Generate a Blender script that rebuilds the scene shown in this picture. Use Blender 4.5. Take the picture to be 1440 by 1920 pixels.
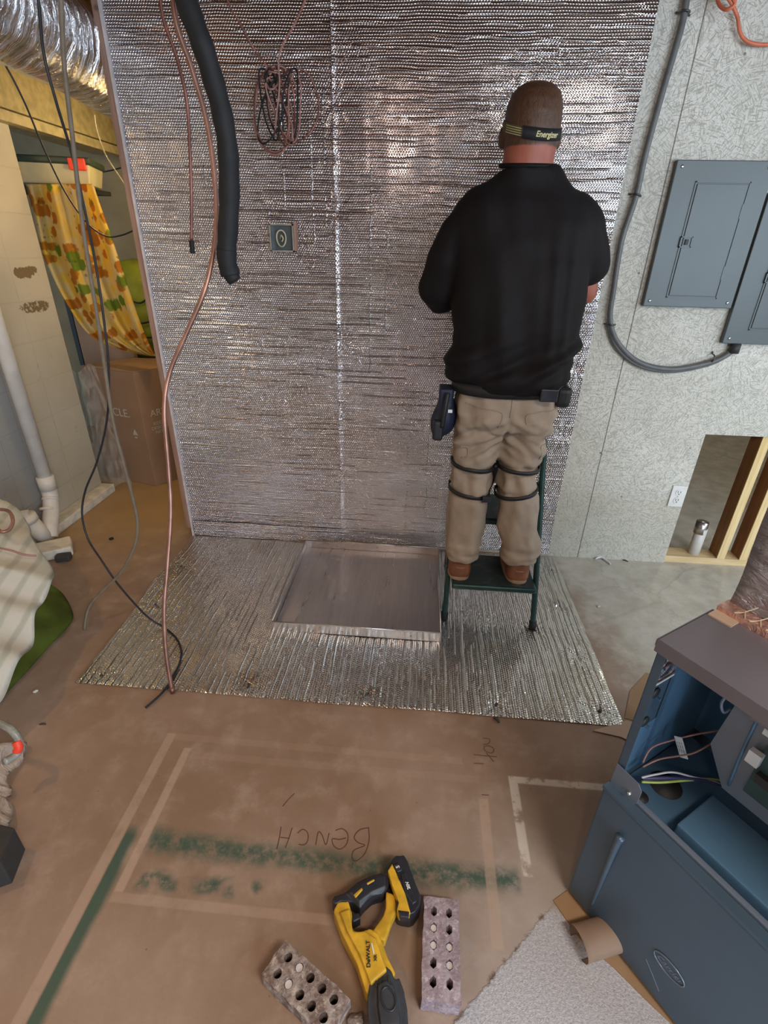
import bpy, bmesh, math, random
from mathutils import Vector, Matrix, noise
random.seed(7)
scene = bpy.context.scene
for o in list(bpy.data.objects): bpy.data.objects.remove(o)

# ------------------------------------------------------------------ camera
F = 950.0
PITCH, ROLL, YAW = math.radians(27.56), math.radians(1.35), math.radians(4.0)
CAM = Vector((0, 0, 1.5))
FWD = Vector((-math.sin(YAW)*math.cos(PITCH), math.cos(YAW)*math.cos(PITCH), -math.sin(PITCH)))
_r0 = Vector((math.cos(YAW), math.sin(YAW), 0)); _u0 = _r0.cross(FWD)
RIGHT = math.cos(ROLL)*_r0 + math.sin(ROLL)*_u0
UP = -math.sin(ROLL)*_r0 + math.cos(ROLL)*_u0
cd = bpy.data.cameras.new('camera'); cam = bpy.data.objects.new('camera', cd)
scene.collection.objects.link(cam); scene.camera = cam
m = Matrix((RIGHT, UP, -FWD)).transposed().to_4x4(); m.translation = CAM
cam.matrix_world = m
cd.sensor_fit = 'VERTICAL'; cd.sensor_height = 36; cd.sensor_width = 27
cd.lens = F/1920*36; cd.clip_start = 0.02

# ------------------------------------------------------------------ look, world, lights
vs = scene.view_settings
vs.view_transform = 'Standard'; vs.look = 'None'; vs.gamma = 1.0; vs.use_curve_mapping = False
vs.exposure = 0.05
w = bpy.data.worlds.new('world'); scene.world = w; w.use_nodes = True
w.node_tree.nodes['Background'].inputs[0].default_value = (0.55, 0.75, 1.0, 1)
w.node_tree.nodes['Background'].inputs[1].default_value = 1.2

def area(name, loc, target, sx, sy, power, col):
    l = bpy.data.lights.new(name, 'AREA'); l.shape = 'RECTANGLE'; l.size = sx; l.size_y = sy
    l.energy = power; l.color = col
    o = bpy.data.objects.new(name, l); scene.collection.objects.link(o); o.location = loc
    o.rotation_euler = (Vector(target)-Vector(loc)).to_track_quat('-Z', 'Y').to_euler(); return o
def point(name, loc, power, col, r=0.05):
    l = bpy.data.lights.new(name, 'POINT'); l.energy = power; l.color = col; l.shadow_soft_size = r
    o = bpy.data.objects.new(name, l); scene.collection.objects.link(o); o.location = loc; return o
# daylight through the garage opening behind and to the right of the camera
area('daylight_door', (2.35, -3.3, 1.15), (1.2, 1.5, 0.7), 1.5, 1.9, 105, (0.70, 0.85, 1.0))
area('daylight_window', (3.1, -0.7, 1.75), (0.5, 1.2, 0.3), 1.4, 1.1, 66, (0.72, 0.86, 1.0))
# basement bulbs and ceiling fixture, with added unseen fills
area('right_side_fill', (3.15, 1.55, 1.85), (0.9, 1.9, 0.2), 0.8, 0.8, 20, (0.80, 0.90, 1.0))  # added fill, brightens the right floor and strand board behind the furnace
point('left_bulb_light', (-1.78, 0.75, 2.38), 27, (1.0, 0.68, 0.38), 0.05)
point('middle_bulb_light', (-0.35, -1.1, 2.35), 20, (1.0, 0.74, 0.58), 0.06)
area('ceiling_fixture_light', (1.0, -0.6, 2.50), (1.0, -0.55, 0.0), 0.9, 0.3, 42, (1.0, 0.90, 0.80))
point('storage_side_fill', (-1.25, 2.88, 1.75), 9, (1.0, 0.70, 0.30), 0.04)  # added fill hidden behind the foil wall, yellows the cloth and tote
point('storage_back_light', (-1.62, 3.35, 1.98), 4, (1.0, 0.72, 0.30), 0.04)
point('next_room_fill', (2.6, 4.2, 2.0), 22, (1.0, 0.95, 0.8), 0.1)  # added unseen fill for the room behind the wall opening

# ------------------------------------------------------------------ pixel to place helpers
def ray(u, v): return FWD + RIGHT*((u-720)/F) + UP*((960-v)/F)
def fl(u, v, z=0.0): d = ray(u, v); return CAM + d*((z-CAM.z)/d.z)
def wy(u, v, y): d = ray(u, v); return CAM + d*((y-CAM.y)/d.y)
def wx(u, v, x): d = ray(u, v); return CAM + d*((x-CAM.x)/d.x)

# ------------------------------------------------------------------ node expression helper
class NT:
    def __init__(s, name):
        s.mat = bpy.data.materials.new(name); s.mat.use_nodes = True
        s.t = s.mat.node_tree; s.b = s.t.nodes['Principled BSDF']
        s.co = s.t.nodes.new('ShaderNodeTexCoord').outputs['Object']
    def n(s, typ, **kw):
        x = s.t.nodes.new(typ)
        for k, v in kw.items(): setattr(x, k, v)
        return x
    def put(s, inp, v):
        if isinstance(v, X): s.t.links.new(v.s, inp)
        elif isinstance(v, bpy.types.NodeSocket): s.t.links.new(v, inp)
        else:
            try: inp.default_value = v
            except Exception: inp.default_value = (v[0], v[1], v[2], 1)
    def math(s, op, *a, clamp=False):
        x = s.n('ShaderNodeMath', operation=op, use_clamp=clamp)
        for i, v in enumerate(a): s.put(x.inputs[i], v)
        return X(s, x.outputs[0])
    def xyz(s, co=None):
        x = s.n('ShaderNodeSeparateXYZ'); s.t.links.new(co or s.co, x.inputs[0])
        return [X(s, x.outputs[i]) for i in range(3)]
    def vec(s, a, b, c=0.0):
        x = s.n('ShaderNodeCombineXYZ')
        for i, v in enumerate((a, b, c)): s.put(x.inputs[i], v)
        return x.outputs[0]
    def noise(s, scale, detail=3, rough=0.5, co=None, dist=0.0):
        x = s.n('ShaderNodeTexNoise'); s.t.links.new(co or s.co, x.inputs['Vector'])
        x.inputs['Scale'].default_value = scale; x.inputs['Detail'].default_value = detail
        x.inputs['Roughness'].default_value = rough; x.inputs['Distortion'].default_value = dist
        return X(s, x.outputs['Fac'])
    def voro(s, scale, co=None, feature='F1', out='Distance', rnd=1.0):
        x = s.n('ShaderNodeTexVoronoi', feature=feature); s.t.links.new(co or s.co, x.inputs['Vector'])
        x.inputs['Scale'].default_value = scale; x.inputs['Randomness'].default_value = rnd
        return X(s, x.outputs[out])
    def ss(s, v, a, b, lo=0.0, hi=1.0):
        x = s.n('ShaderNodeMapRange', interpolation_type='SMOOTHSTEP')
        s.put(x.inputs[0], v)
        for i, q in enumerate((a, b, lo, hi)): x.inputs[i+1].default_value = q
        return X(s, x.outputs[0])
    def mix(s, f, a, b):
        x = s.n('ShaderNodeMix', data_type='RGBA'); s.put(x.inputs[0], f)
        for i, v in ((6, a), (7, b)):
            if isinstance(v, tuple): x.inputs[i].default_value = (v[0], v[1], v[2], 1)
            else: s.put(x.inputs[i], v)
        return X(s, x.outputs[2])
    def bump(s, h, strength=0.5, dist=0.01, normal=None):
        x = s.n('ShaderNodeBump'); x.inputs['Strength'].default_value = strength
        x.inputs['Distance'].default_value = dist; s.put(x.inputs['Height'], h)
        if normal is not None: s.t.links.new(normal, x.inputs['Normal'])
        s.t.links.new(x.outputs[0], s.b.inputs['Normal']); return x.outputs[0]
    def set(s, **kw):
        for k, v in kw.items():
            k = {'col': 'Base Color', 'rough': 'Roughness', 'metal': 'Metallic', 'alpha': 'Alpha', 'trans': 'Transmission Weight', 'spec': 'Specular IOR Level', 'coat': 'Coat Weight', 'sheen': 'Sheen Weight'}[k]
            s.put(s.b.inputs[k], v)
        return s.mat
class X:
    def __init__(s, t, o): s.t = t; s.s = o
    def __add__(s, o): return s.t.math('ADD', s, o)
    def __radd__(s, o): return s.t.math('ADD', o, s)
    def __sub__(s, o): return s.t.math('SUBTRACT', s, o)
    def __rsub__(s, o): return s.t.math('SUBTRACT', o, s)
    def __mul__(s, o): return s.t.math('MULTIPLY', s, o)
    def __rmul__(s, o): return s.t.math('MULTIPLY', o, s)
    def __truediv__(s, o): return s.t.math('DIVIDE', s, o)
    def abs(s): return s.t.math('ABSOLUTE', s)
    def frac(s): return s.t.math('FRACT', s)
    def mx(s, o): return s.t.math('MAXIMUM', s, o)
    def mn(s, o): return s.t.math('MINIMUM', s, o)
    def clamp(s): return s.t.math('ADD', s, 0.0, clamp=True)

def plain(name, col, rough=0.6, metal=0.0, var=0.12, scale=30, bump=0.0, spec=0.5):
    t = NT(name)
    n = t.noise(scale, 4)
    c = t.mix(t.ss(n, 0.3, 0.7), tuple(x*(1-var) for x in col), tuple(min(1, x*(1+var)) for x in col))
    t.set(col=c, rough=rough, metal=metal, spec=spec)
    if bump: t.bump(t.noise(scale*3, 3), bump, 0.002)
    return t.mat

def foil_mat(name, axis):
    t = NT(name); x, y, z = t.xyz()
    u, v = (x, z) if axis == 'wall' else (y, x)      # u runs along the ridges, v across them
    wob = (t.noise(5, 2) - 0.5)*0.012
    v2 = v + wob
    P = 0.0105
    pu, pv = u/P, v2/(P*1.732)
    def dome(a, b):
        fx = a.frac()-0.5; fy = (b.frac()-0.5)*1.732
        return 1.0 - (fx*fx + fy*fy)*5.2
    dm = dome(pu, pv).mx(dome(pu+0.5, pv+0.5)).mx(0.0)
    # long thin creases across the bubbles, broken into dashes
    def lines(pitch, width, lo, hi, seed, du):
        q = v2/pitch + (t.noise(1, 1, co=t.vec(u*0.6, v*6.0, seed))-0.5)*2.6
        d = ((q.frac()-0.5).abs())*pitch
        cell = t.math('FLOOR', q)
        g = t.noise(1, 1, co=t.vec(u*du+cell*7.31, cell*3.7+seed, seed))
        return t.ss(d, width, 0.0)*t.ss(g, lo, hi)
    big = t.noise(4, 2, 0.5)
    fine = t.voro(45, feature='DISTANCE_TO_EDGE', co=t.vec(u*0.7, v*1.2, 0.0))
    crk = t.ss(fine, 0.0, 0.05, 1.0, 0.0)*t.ss(t.noise(3, 2), .52, .66)
    if axis == 'floor':
        h = dm*0.0011 + lines(0.027, 0.0044, .40, .46, 2.0, 6.0)*0.0042 + lines(0.0135, 0.0036, .50, .56, 5.0, 9.0)*0.0014 + big*0.010 - crk*0.0016
        dirt = t.ss(t.noise(2.6, 5, 0.65), 0.48, 0.72)
        col = t.mix(dirt*0.6, (0.78, 0.76, 0.72), (0.46, 0.38, 0.28))
    else:
        h = dm*0.0022 + lines(0.031, 0.0040, .46, .53, 2.0, 3.5)*0.0022 + lines(0.0155, 0.0036, .50, .56, 5.0, 6.0)*0.0010 + big*0.009 - crk*0.0008
        wob2 = (t.noise(9, 2)-.5)*.03
        for (lx, za, zb) in ((-.502, 1.50, 1.96), (-.448, 1.55, 2.06), (-.255, .95, 1.80), (-.185, 1.15, 1.56), (-.62, 1.62, 2.2), (-.95, 1.7, 1.9), (.05, .2, .9), (-.05, .1, .7)):
            h = h + t.ss((x-lx+wob2).abs(), 0.005, 0.0)*t.ss(z, za, za+.03)*t.ss(z, zb, zb-.03)*t.ss(t.noise(16, 1), .38, .5)*0.0035
        col = t.mix(t.ss(t.noise(1.4, 3), .4, .7), (0.64, 0.615, 0.62), (0.54, 0.49, 0.50))
    t.bump(h, 1.0, 1.0)
    return t.set(col=col, metal=1.0, rough=0.17)

def concrete_floor():
    t = NT('concrete_floor'); x, y, z = t.xyz()
    n1 = t.noise(1.6, 5, 0.6); n2 = t.noise(9, 6, 0.65); n3 = t.noise(90, 4, 0.7)
    c = t.mix(t.ss(n1, 0.35, 0.68), (0.255, 0.162, 0.104), (0.345, 0.240, 0.178))
    c = t.mix(t.ss(n2, 0.45, 0.75)*0.5, c, (0.46, 0.345, 0.27))
    c = t.mix(t.ss(n3, 0.55, 0.75)*0.35, c, (0.22, 0.155, 0.11))
    # paler floor at the right, the stronger light there put into its colour
    right = t.ss(x + (n2-0.5)*0.35 + (y-1.8)*0.25, 0.72, 1.0)*t.ss(y, 1.1, 1.5)
    c = t.mix(right*0.9, c, t.mix(t.ss(n2, .35, .65), (0.47, 0.44, 0.36), (0.60, 0.57, 0.49)))
    # pale overspray haze on the right
    hz = t.ss(x+(n2-0.5)*0.3, -0.1, 0.5)*t.ss(y, 1.15, 0.7)
    c = t.mix(hz*0.55, c, (0.47, 0.44, 0.41))
    # amber tone on the left near the wall
    am = t.ss(x, -1.2, -1.6)*t.ss(y+(n2-.5)*.4, 2.0, 2.7)
    c = t.mix(am*0.6, c, (0.46, 0.30, 0.11))
    def rect(x0, x1, y0, y1, e=0.003):
        a = t.ss(x, x0-e, x0+e)*t.ss(x, x1+e, x1-e); b = t.ss(y, y0-e, y0+e)*t.ss(y, y1+e, y1-e)
        return a*b
    wear = t.ss(t.noise(14, 4, .7), 0.36, 0.5)
    # green spray paint, first the sprays and then the clean tape lines over them
    sp = t.ss(t.noise(28, 5, 0.75), 0.32, 0.6)
    yc = 0.775
    band = t.ss((y-yc+(x*x)*-0.03).abs()+(t.noise(5, 3)-.5)*.04, 0.052, 0.004)*t.ss(x, -0.72, -0.68)*t.ss(x, 0.345, 0.325)
    band = band*(sp*0.75+0.25)
    low = t.ss((y-0.69).abs(), 0.038, 0.004)*t.ss(x, -0.72, -0.70)*t.ss(x, -0.1, -0.2)*t.ss(t.noise(7.3, 2), 0.50, 0.58)*sp
    side = t.ss(x, -0.778, -0.772)*t.ss(x+(t.noise(9, 3)-.5)*.02, -0.728, -0.752)*t.ss(y, 0.37, 0.40)*t.ss(y, 0.84, 0.79)
    few = t.ss(t.voro(5.2), 0.10, 0.03)*t.ss(x, 0.1, 0.25)*t.ss(y, 0.78, 0.72)*t.ss(y, .6, .65)
    g = band.mx(low).mx(side).mx(few)
    c = t.mix(g*0.9, c, (0.028, 0.085, 0.062))
    tape = (rect(-0.808, -0.778, 0.2, 1.135)*0.8).mx(rect(-0.728, -0.703, 0.655, 1.085)).mx(rect(-0.80, 0.2, 1.112, 1.137)*0.25).mx(rect(-0.72, 0.25, 1.05, 1.075)*0.22)
    tape = tape.mx(rect(-0.728, -0.1, 0.632, 0.655)*0.55).mx(rect(0.243, 0.272, 0.62, 1.0)*0.85)
    white = rect(0.345, 0.372, 0.79, 1.085).mx(rect(0.345, 0.70, 1.062, 1.085))*wear
    c = t.mix(tape*0.6*(wear*.4+.6), c, (0.50, 0.36, 0.27))
    c = t.mix(white*0.7, c, (0.72, 0.66, 0.57))
    # rough exposed-aggregate patch, lower right
    d = (x-0.145)*0.688 - (y-0.477)*0.726 + (n3-0.5)*0.02 + (n2-0.5)*0.01
    agg = t.ss(d, -0.002, 0.004)*t.ss(y, 0.74, 0.70)
    vo = t.voro(120); vn = t.noise(160, 3, .8)
    ac = t.mix(t.ss(vn, 0.3, 0.7), (0.36, 0.35, 0.37), (0.58, 0.56, 0.57))
    c = t.mix(agg, c, ac)
    lip = t.ss(d.abs(), 0.010, 0.0)*t.ss(t.noise(22, 3), 0.5, 0.6)*t.ss(y, .74, .70)
    c = t.mix(lip*0.8, c, (0.12, 0.08, 0.055))
    # scuffs, trowel cracks
    ck = t.voro(1.3, feature='DISTANCE_TO_EDGE', co=t.vec(x+(n2-.5)*.3, y+(n2-.5)*.2, 0.0))
    c = t.mix(t.ss(ck, 0.012, 0.0)*0.18*t.ss(x, 0.5, 1.0), c, (0.12, 0.09, 0.06))
    dots = t.ss(t.voro(16), 0.045, 0.025)
    c = t.mix(dots*0.6, c, (0.10, 0.07, 0.05))
    h = n2*0.002 + n3*0.0006 + agg*(vn*0.0055)
    t.bump(h, 0.7, 1.0)
    return t.set(col=c, rough=t.ss(n2, 0.3, 0.7, 0.42, 0.62), spec=0.45)

def osb_mat():
    t = NT('painted_strand_board'); x, y, z = t.xyz()
    v1 = t.n('ShaderNodeTexVoronoi'); t.t.links.new(t.co, v1.inputs['Vector']); v1.inputs['Scale'].default_value = 16
    cc = t.n('ShaderNodeSeparateColor'); t.t.links.new(v1.outputs['Color'], cc.inputs[0])
    a = X(t, cc.outputs[0])*6.283
    cs, sn = t.math('COSINE', a), t.math('SINE', a)
    p = x*cs + z*sn; q = z*cs - x*sn
    strand = t.noise(1.0, 3, 0.65, co=t.vec(p*28.0, q*190.0, X(t, cc.outputs[1])*20.0), dist=0.8)
    strand2 = t.noise(1.0, 3, 0.65, co=t.vec(q*40.0, p*230.0, X(t, cc.outputs[2])*20.0+5.0), dist=1.0)
    cr = t.ss(strand, 0.34, 0.50).mn(t.ss(strand2, 0.32, 0.47))
    blot = t.noise(2.2, 3)
    base = t.mix(t.ss(blot, .35, .7), (0.61, 0.59, 0.52), (0.70, 0.68, 0.61))
    raw = t.ss(z+(blot-.5)*.2, 0.42, 0.34)
    base = t.mix(raw*0.45, base, (0.56, 0.51, 0.39))
    c = t.mix(cr, (0.40, 0.39, 0.33), base)
    seam = t.ss((x-0.908).abs(), 0.0028, 0.0012)
    nails = t.ss(t.voro(7.5), 0.05, 0.03)
    c = t.mix(seam.mx(nails)*0.8, c, (0.13, 0.10, 0.07))
    h = cr*0.0012 + t.noise(40, 3)*0.0015 - seam*0.003
    t.bump(h, 0.8, 1.0)
    return t.set(col=c, rough=0.62, spec=0.3)

def block_mat():
    t = NT('painted_block_wall'); x, y, z = t.xyz()
    n = t.noise(2, 4); n2 = t.noise(26, 5, .7)
    c = t.mix(t.ss(n, .3, .7), (0.46, 0.42, 0.33), (0.56, 0.51, 0.41))
    gy = t.ss(y, 2.43, 2.425)*t.ss(z, 1.12, 1.10)
    c = t.mix(gy*0.8, c, (0.27, 0.28, 0.29))
    row = ((z+0.01)/0.203).frac(); jy = ((y+0.15)/0.406).frac()
    mort = t.ss((row-0.5).abs(), 0.47, 0.495).mx(t.ss((jy-0.5).abs(), 0.485, 0.497))
    c = t.mix(mort*0.10, c, (0.25, 0.23, 0.19))
    def blob(yc, zc, ry, rz):
        a = (y-yc)/ry; b = (z-zc)/rz
        return t.ss(a*a+b*b+(n2-.5)*3.2+(t.noise(9, 4)-.5)*2.5, 1.0, 0.8)
    peel = blob(2.80, 1.345, 0.09, 0.028).mx(blob(2.78, 1.175, 0.13, 0.030)*t.ss(n2, .45, .5))
    c = t.mix(peel, c, (0.20, 0.145, 0.075))
    c = t.mix(t.ss(t.noise(12, 5, .7), .62, .7)*0.35, c, (0.24, 0.21, 0.16))
    t.bump(n2*0.002 - mort*0.0012 - peel*0.003, 0.7, 1.0)
    return t.set(col=c, rough=0.7, spec=0.3)

def wood_mat(name, c0, c1, axis=2):
    t = NT(name); p = t.xyz()
    f = [60, 60, 60]; f[axis] = 3.5
    co = t.vec(p[0]*f[0], p[1]*f[1], p[2]*f[2])
    n = t.noise(1.0, 4, 0.6, co=co, dist=0.6)
    c = t.mix(t.ss(n, 0.3, 0.7), c0, c1)
    c = t.mix(t.ss(t.voro(7), 0.10, 0.04)*0.7, c, tuple(v*0.4 for v in c0))
    t.bump(n, 0.3, 0.002)
    return t.set(col=c, rough=0.65)

def crumple(name, col, rough, metal=0.0, sc=12, amt=0.012, alpha=1.0, trans=0.0, stretch=(1, 1, 1)):
    t = NT(name); p = t.xyz(); co = t.vec(p[0]*stretch[0], p[1]*stretch[1], p[2]*stretch[2])
    h = t.noise(sc, 5, 0.6, co=co, dist=1.5)*amt + t.voro(sc*1.3, co=co)*amt*0.6
    t.bump(h, 1.0, 1.0)
    c = t.mix(t.noise(3, 3), tuple(v*.85 for v in col), col)
    return t.set(col=c, rough=rough, metal=metal, alpha=alpha, trans=trans)

def floral_mat():
    t = NT('yellow_floral_fabric'); x, y, z = t.xyz()
    co = t.vec(x, z, 0.0)
    n = t.noise(9, 3)
    c = t.mix(t.ss(n, .4, .6), (0.86, 0.72, 0.36), (0.92, 0.66, 0.10))
    wob = t.noise(40, 3)
    d1 = t.voro(13, co=co)+(wob-.5)*.35
    c = t.mix(t.ss(d1, 0.45, 0.36)*.95, c, (0.62, 0.24, 0.01))
    co2 = t.vec(x+.37, z+.21, 0.0); d2 = t.voro(9, co=co2)+(wob-.5)*.35
    c = t.mix(t.ss(d2, 0.33, 0.24)*.95, c, (0.22, 0.34, 0.02))
    co3 = t.vec(x+.7, z+.5, 0.0); d3 = t.voro(20, co=co3)+(wob-.5)*.5
    c = t.mix(t.ss(d3, 0.16, 0.10)*.5, c, (0.10, 0.07, 0.03))
    return t.set(col=c, rough=0.8)

def stripe_cloth_mat():
    t = NT('white_ribbed_plastic_cloth'); x, y, z = t.xyz()
    s = t.math('SINE', (x*0.75+y*0.25-z*0.55)*95.0 + t.noise(6, 2)*3.0)
    c = t.mix(t.ss(s, 0.2, 0.95)*0.5, (0.86, 0.83, 0.74), (0.52, 0.53, 0.42))
    c = t.mix(t.ss(t.voro(15), 0.055, 0.035), c, (0.04, 0.06, 0.05))
    t.bump(t.noise(25, 4), 0.4, 0.004)
    return t.set(col=c, rough=0.55)

def hair_mat():
    t = NT('short_brown_hair'); x, y, z = t.xyz()
    n = t.noise(1.0, 4, .7, co=t.vec(x*90.0, y*90.0, z*30.0), dist=2.0)
    c = t.mix(t.ss(n, .3, .7), (0.085, 0.045, 0.022), (0.19, 0.105, 0.055))
    t.bump(n, 0.5, 0.004); return t.set(col=c, rough=0.6)

def skin_mat():
    t = NT('skin'); x, y, z = t.xyz(); x, y, z = x+0.33, y+1.9, z+0.229
    c = t.mix(t.noise(20, 3), (0.25, 0.055, 0.034), (0.36, 0.12, 0.075))
    # dark tattoo patches on the right forearm
    tat = t.ss(t.voro(60)+(t.noise(80, 2)-.5)*.4, 0.28, 0.18)*t.ss(x, 0.50, 0.52)*t.ss(z, 1.50, 1.46)*t.ss(z, 1.30, 1.33)
    c = t.mix(tat*0.8, c, (0.05, 0.045, 0.05))
    hr = t.ss(z + (t.noise(30, 3)-.5)*.015, 1.782, 1.790)*t.ss(y, 2.10, 2.07)
    n = t.noise(1.0, 4, .7, co=t.vec(x*70.0, y*70.0, z*26.0), dist=2.5)
    hc = t.mix(t.ss(n, .3, .7), (0.045, 0.018, 0.008), (0.095, 0.042, 0.020))
    t.bump(n*hr, 0.5, 0.003)
    return t.set(col=t.mix(hr, c, hc), rough=0.5)

M = {}
M['floor'] = concrete_floor(); M['osb'] = osb_mat(); M['block'] = block_mat()
M['foil_wall'] = foil_mat('bubble_foil_wall', 'wall'); M['foil_floor'] = foil_mat('bubble_foil_floor', 'floor')
M['pine'] = wood_mat('pine_stud', (0.66, 0.47, 0.20), (0.80, 0.62, 0.33))
M['pine_x'] = wood_mat('pine_plate', (0.62, 0.45, 0.22), (0.76, 0.58, 0.33), 0)
M['pine_face'] = wood_mat('rust_brown_wood', (0.26, 0.11, 0.035), (0.36, 0.17, 0.06))
M['old_wood'] = wood_mat('old_wood', (0.25, 0.14, 0.10), (0.36, 0.22, 0.16))
M['joist'] = wood_mat('joist_wood', (0.16, 0.08, 0.05), (0.25, 0.13, 0.08), 1)
M['trim_white'] = plain('whitewashed_edge', (0.55, 0.50, 0.50), 0.6)
M['plaster'] = plain('tan_plaster', (0.36, 0.30, 0.18), 0.8, scale=5, var=.1)
M['grey_wall'] = plain('grey_wall', (0.45, 0.42, 0.38), 0.8, scale=4)
M['beam'] = plain('cream_beam_paint', (0.47, 0.40, 0.22), 0.6, scale=22, var=.18, bump=.3)
M['dark'] = plain('near_black_matte', (0.03, 0.03, 0.03), 0.6)  # near-black tone shared by dark parts, slots and holes
M['duct'] = crumple('silver_duct_jacket', (0.86, 0.86, 0.88), 0.16, 1.0, 7, 0.035, stretch=(.7, 3.2, .7))
M['copper'] = plain('copper_pipe', (0.40, 0.22, 0.17), 0.42, 0.85, scale=14, var=.25)
M['copper_dark'] = plain('tarnished_copper', (0.25, 0.11, 0.09), 0.4, 0.7, scale=14, var=.3)
M['rubber'] = plain('black_foam_rubber', (0.008, 0.0085, 0.010), 0.7, var=.2, bump=.3)
M['black_cable'] = plain('black_cable', (0.015, 0.015, 0.018), 0.4)
M['tan_cable'] = plain('tan_cable', (0.17, 0.135, 0.095), 0.5)
M['white_cable'] = plain('cream_cable', (0.55, 0.48, 0.30), 0.5)
M['grey_conduit'] = plain('grey_conduit', (0.115, 0.12, 0.12), 0.45)
M['panel_grey'] = plain('breaker_panel_grey', (0.085, 0.100, 0.102), 0.42, 0.1, var=.05, scale=6)
M['steel'] = plain('screw_steel', (0.6, 0.6, 0.6), 0.3, 1.0)
M['dark_steel'] = plain('dark_steel', (0.10, 0.10, 0.10), 0.4, 0.8)
M['white_plastic'] = plain('white_plastic', (0.72, 0.71, 0.68), 0.4, var=.05)
M['pvc'] = plain('off_white_pvc', (0.70, 0.66, 0.60), 0.42, var=.1, scale=9)
M['chalk'] = plain('chalky_white_block', (0.68, 0.64, 0.55), 0.8, var=.15, scale=18, bump=.4)
M['orange'] = plain('orange_cord', (0.62, 0.16, 0.08), 0.45)
M['cardboard'] = plain('cardboard', (0.33, 0.20, 0.105), 0.75, var=.08, scale=8)
M['cardboard_dark'] = plain('carton_brown', (0.30, 0.18, 0.105), 0.75, var=.08, scale=6)
M['kraft'] = plain('tan_kraft_board', (0.48, 0.345, 0.25), 0.6, var=.06, scale=6)
M['galv'] = None
def galv():
    t = NT('galvanised_sheet'); x, y, z = t.xyz()
    n = t.noise(1.0, 4, .6, co=t.vec(x*60.0, y*4.0, z*60.0)); sp = t.voro(22, out='Distance')
    c = t.mix(t.ss(n, .2, .8), (0.50, 0.47, 0.46), (0.60, 0.57, 0.56))
    t.bump(n*0.00012+t.noise(2.5, 1)*0.010, .6, 1.0)
    return t.set(col=c, metal=1.0, rough=t.ss(n, .3, .7, 0.27, 0.40))
M['galv'] = galv()
M['stool_green'] = plain('dark_green_enamel', (0.012, 0.045, 0.04), 0.35, 0.2, var=.2)
M['tread'] = None
def tread_mat():
    t = NT('ribbed_black_tread'); x, y, z = t.xyz()
    s = t.math('SINE', (x+y)*900.0)
    t.bump(s, .5, .001)
    return t.set(col=t.mix(t.ss(t.noise(20, 3), .5, .7), (0.015, 0.028, 0.026), (0.07, 0.06, 0.055)), rough=.55)
M['tread'] = tread_mat()
M['shirt'] = plain('black_cotton', (0.007, 0.0055, 0.006), 0.7, var=.12, scale=60, spec=.2)
M['khaki'] = plain('khaki_canvas', (0.34, 0.27, 0.205), 0.8, var=.10, scale=14, bump=.15)
M['nylon'] = plain('black_nylon', (0.012, 0.012, 0.014), 0.5)
M['navy'] = plain('navy_nylon', (0.012, 0.018, 0.045), 0.6)
M['boot'] = plain('brown_leather', (0.20, 0.075, 0.035), 0.5, var=.25, scale=18)
M['sole'] = plain('tan_sole', (0.36, 0.22, 0.14), 0.7)
M['skin'] = skin_mat(); M['hair'] = hair_mat()
M['strap'] = plain('grey_green_strap', (0.10, 0.085, 0.035), 0.7)
M['text_pale'] = plain('pale_lettering', (0.50, 0.47, 0.38), 0.6, var=.03)
M['text_yellow'] = plain('yellow_lettering', (0.55, 0.50, 0.25), 0.6, var=.03)
M['text_black'] = plain('black_lettering', (0.02, 0.02, 0.02), 0.6, var=.03)
M['text_white'] = plain('white_lettering', (0.8, 0.8, 0.8), 0.5, var=.03)
M['marker'] = plain('dark_red_marker', (0.12, 0.045, 0.035), 0.8, var=.1)
M['yellow'] = plain('yellow_tool_plastic', (0.62, 0.36, 0.025), 0.45, var=.25, scale=24)
M['tool_black'] = plain('black_tool_plastic', (0.022, 0.024, 0.032), 0.42, var=.2)
M['boot_grey'] = plain('dark_grey_tool_rubber', (0.035, 0.038, 0.045), 0.5, var=.35, scale=20)
def brick_mat(name, c0, c1):
    t = NT(name); n = t.noise(30, 6, .75)
    t.bump(n+t.noise(120, 3)*.4, .9, .004)
    c = t.mix(t.ss(n, .38, .62), c0, c1)
    c = t.mix(t.ss(t.noise(70, 4), .58, .68)*.6, c, tuple(min(1, v*1.6) for v in c1))
    return t.set(col=c, rough=.85)
M['brick_a'] = brick_mat('greyish_mortared_brick', (0.15, 0.095, 0.075), (0.38, 0.31, 0.27))
M['brick_b'] = brick_mat('mauve_grey_brick', (0.25, 0.18, 0.20), (0.40, 0.33, 0.36))
M['mortar'] = plain('pale_mortar', (0.62, 0.57, 0.55), .9, bump=.4)
M['furnace'] = plain('slate_blue_furnace_paint', (0.075, 0.118, 0.165), 0.36, 0.25, var=.06, scale=5)
M['furnace_top'] = plain('furnace_top_paint', (0.16, 0.145, 0.16), 0.38, 0.25, var=.06, scale=5)
M['furnace_in'] = plain('furnace_inner_sheet', (0.11, 0.22, 0.34), 0.34, 0.25, var=.08, scale=6)
M['furnace_light'] = plain('furnace_plate_grey', (0.20, 0.24, 0.30), 0.3, 0.35, var=.06, scale=6)
M['coil'] = crumple('grey_foil_insulation', (0.50, 0.49, 0.54), 0.40, 0.8, 9, 0.02, stretch=(1, 1, 3))
M['coil_rough'] = crumple('crinkled_foil_patch', (0.55, 0.50, 0.52), 0.28, 1.0, 45, 0.012)
M['pink_foil'] = crumple('copper_toned_foil', (0.72, 0.42, 0.34), 0.30, 0.6, 25, 0.006, stretch=(2, 2, 1))
M['tote'] = plain('cloudy_tote_plastic', (0.50, 0.46, 0.30), 0.3, var=.15, scale=9)
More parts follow.
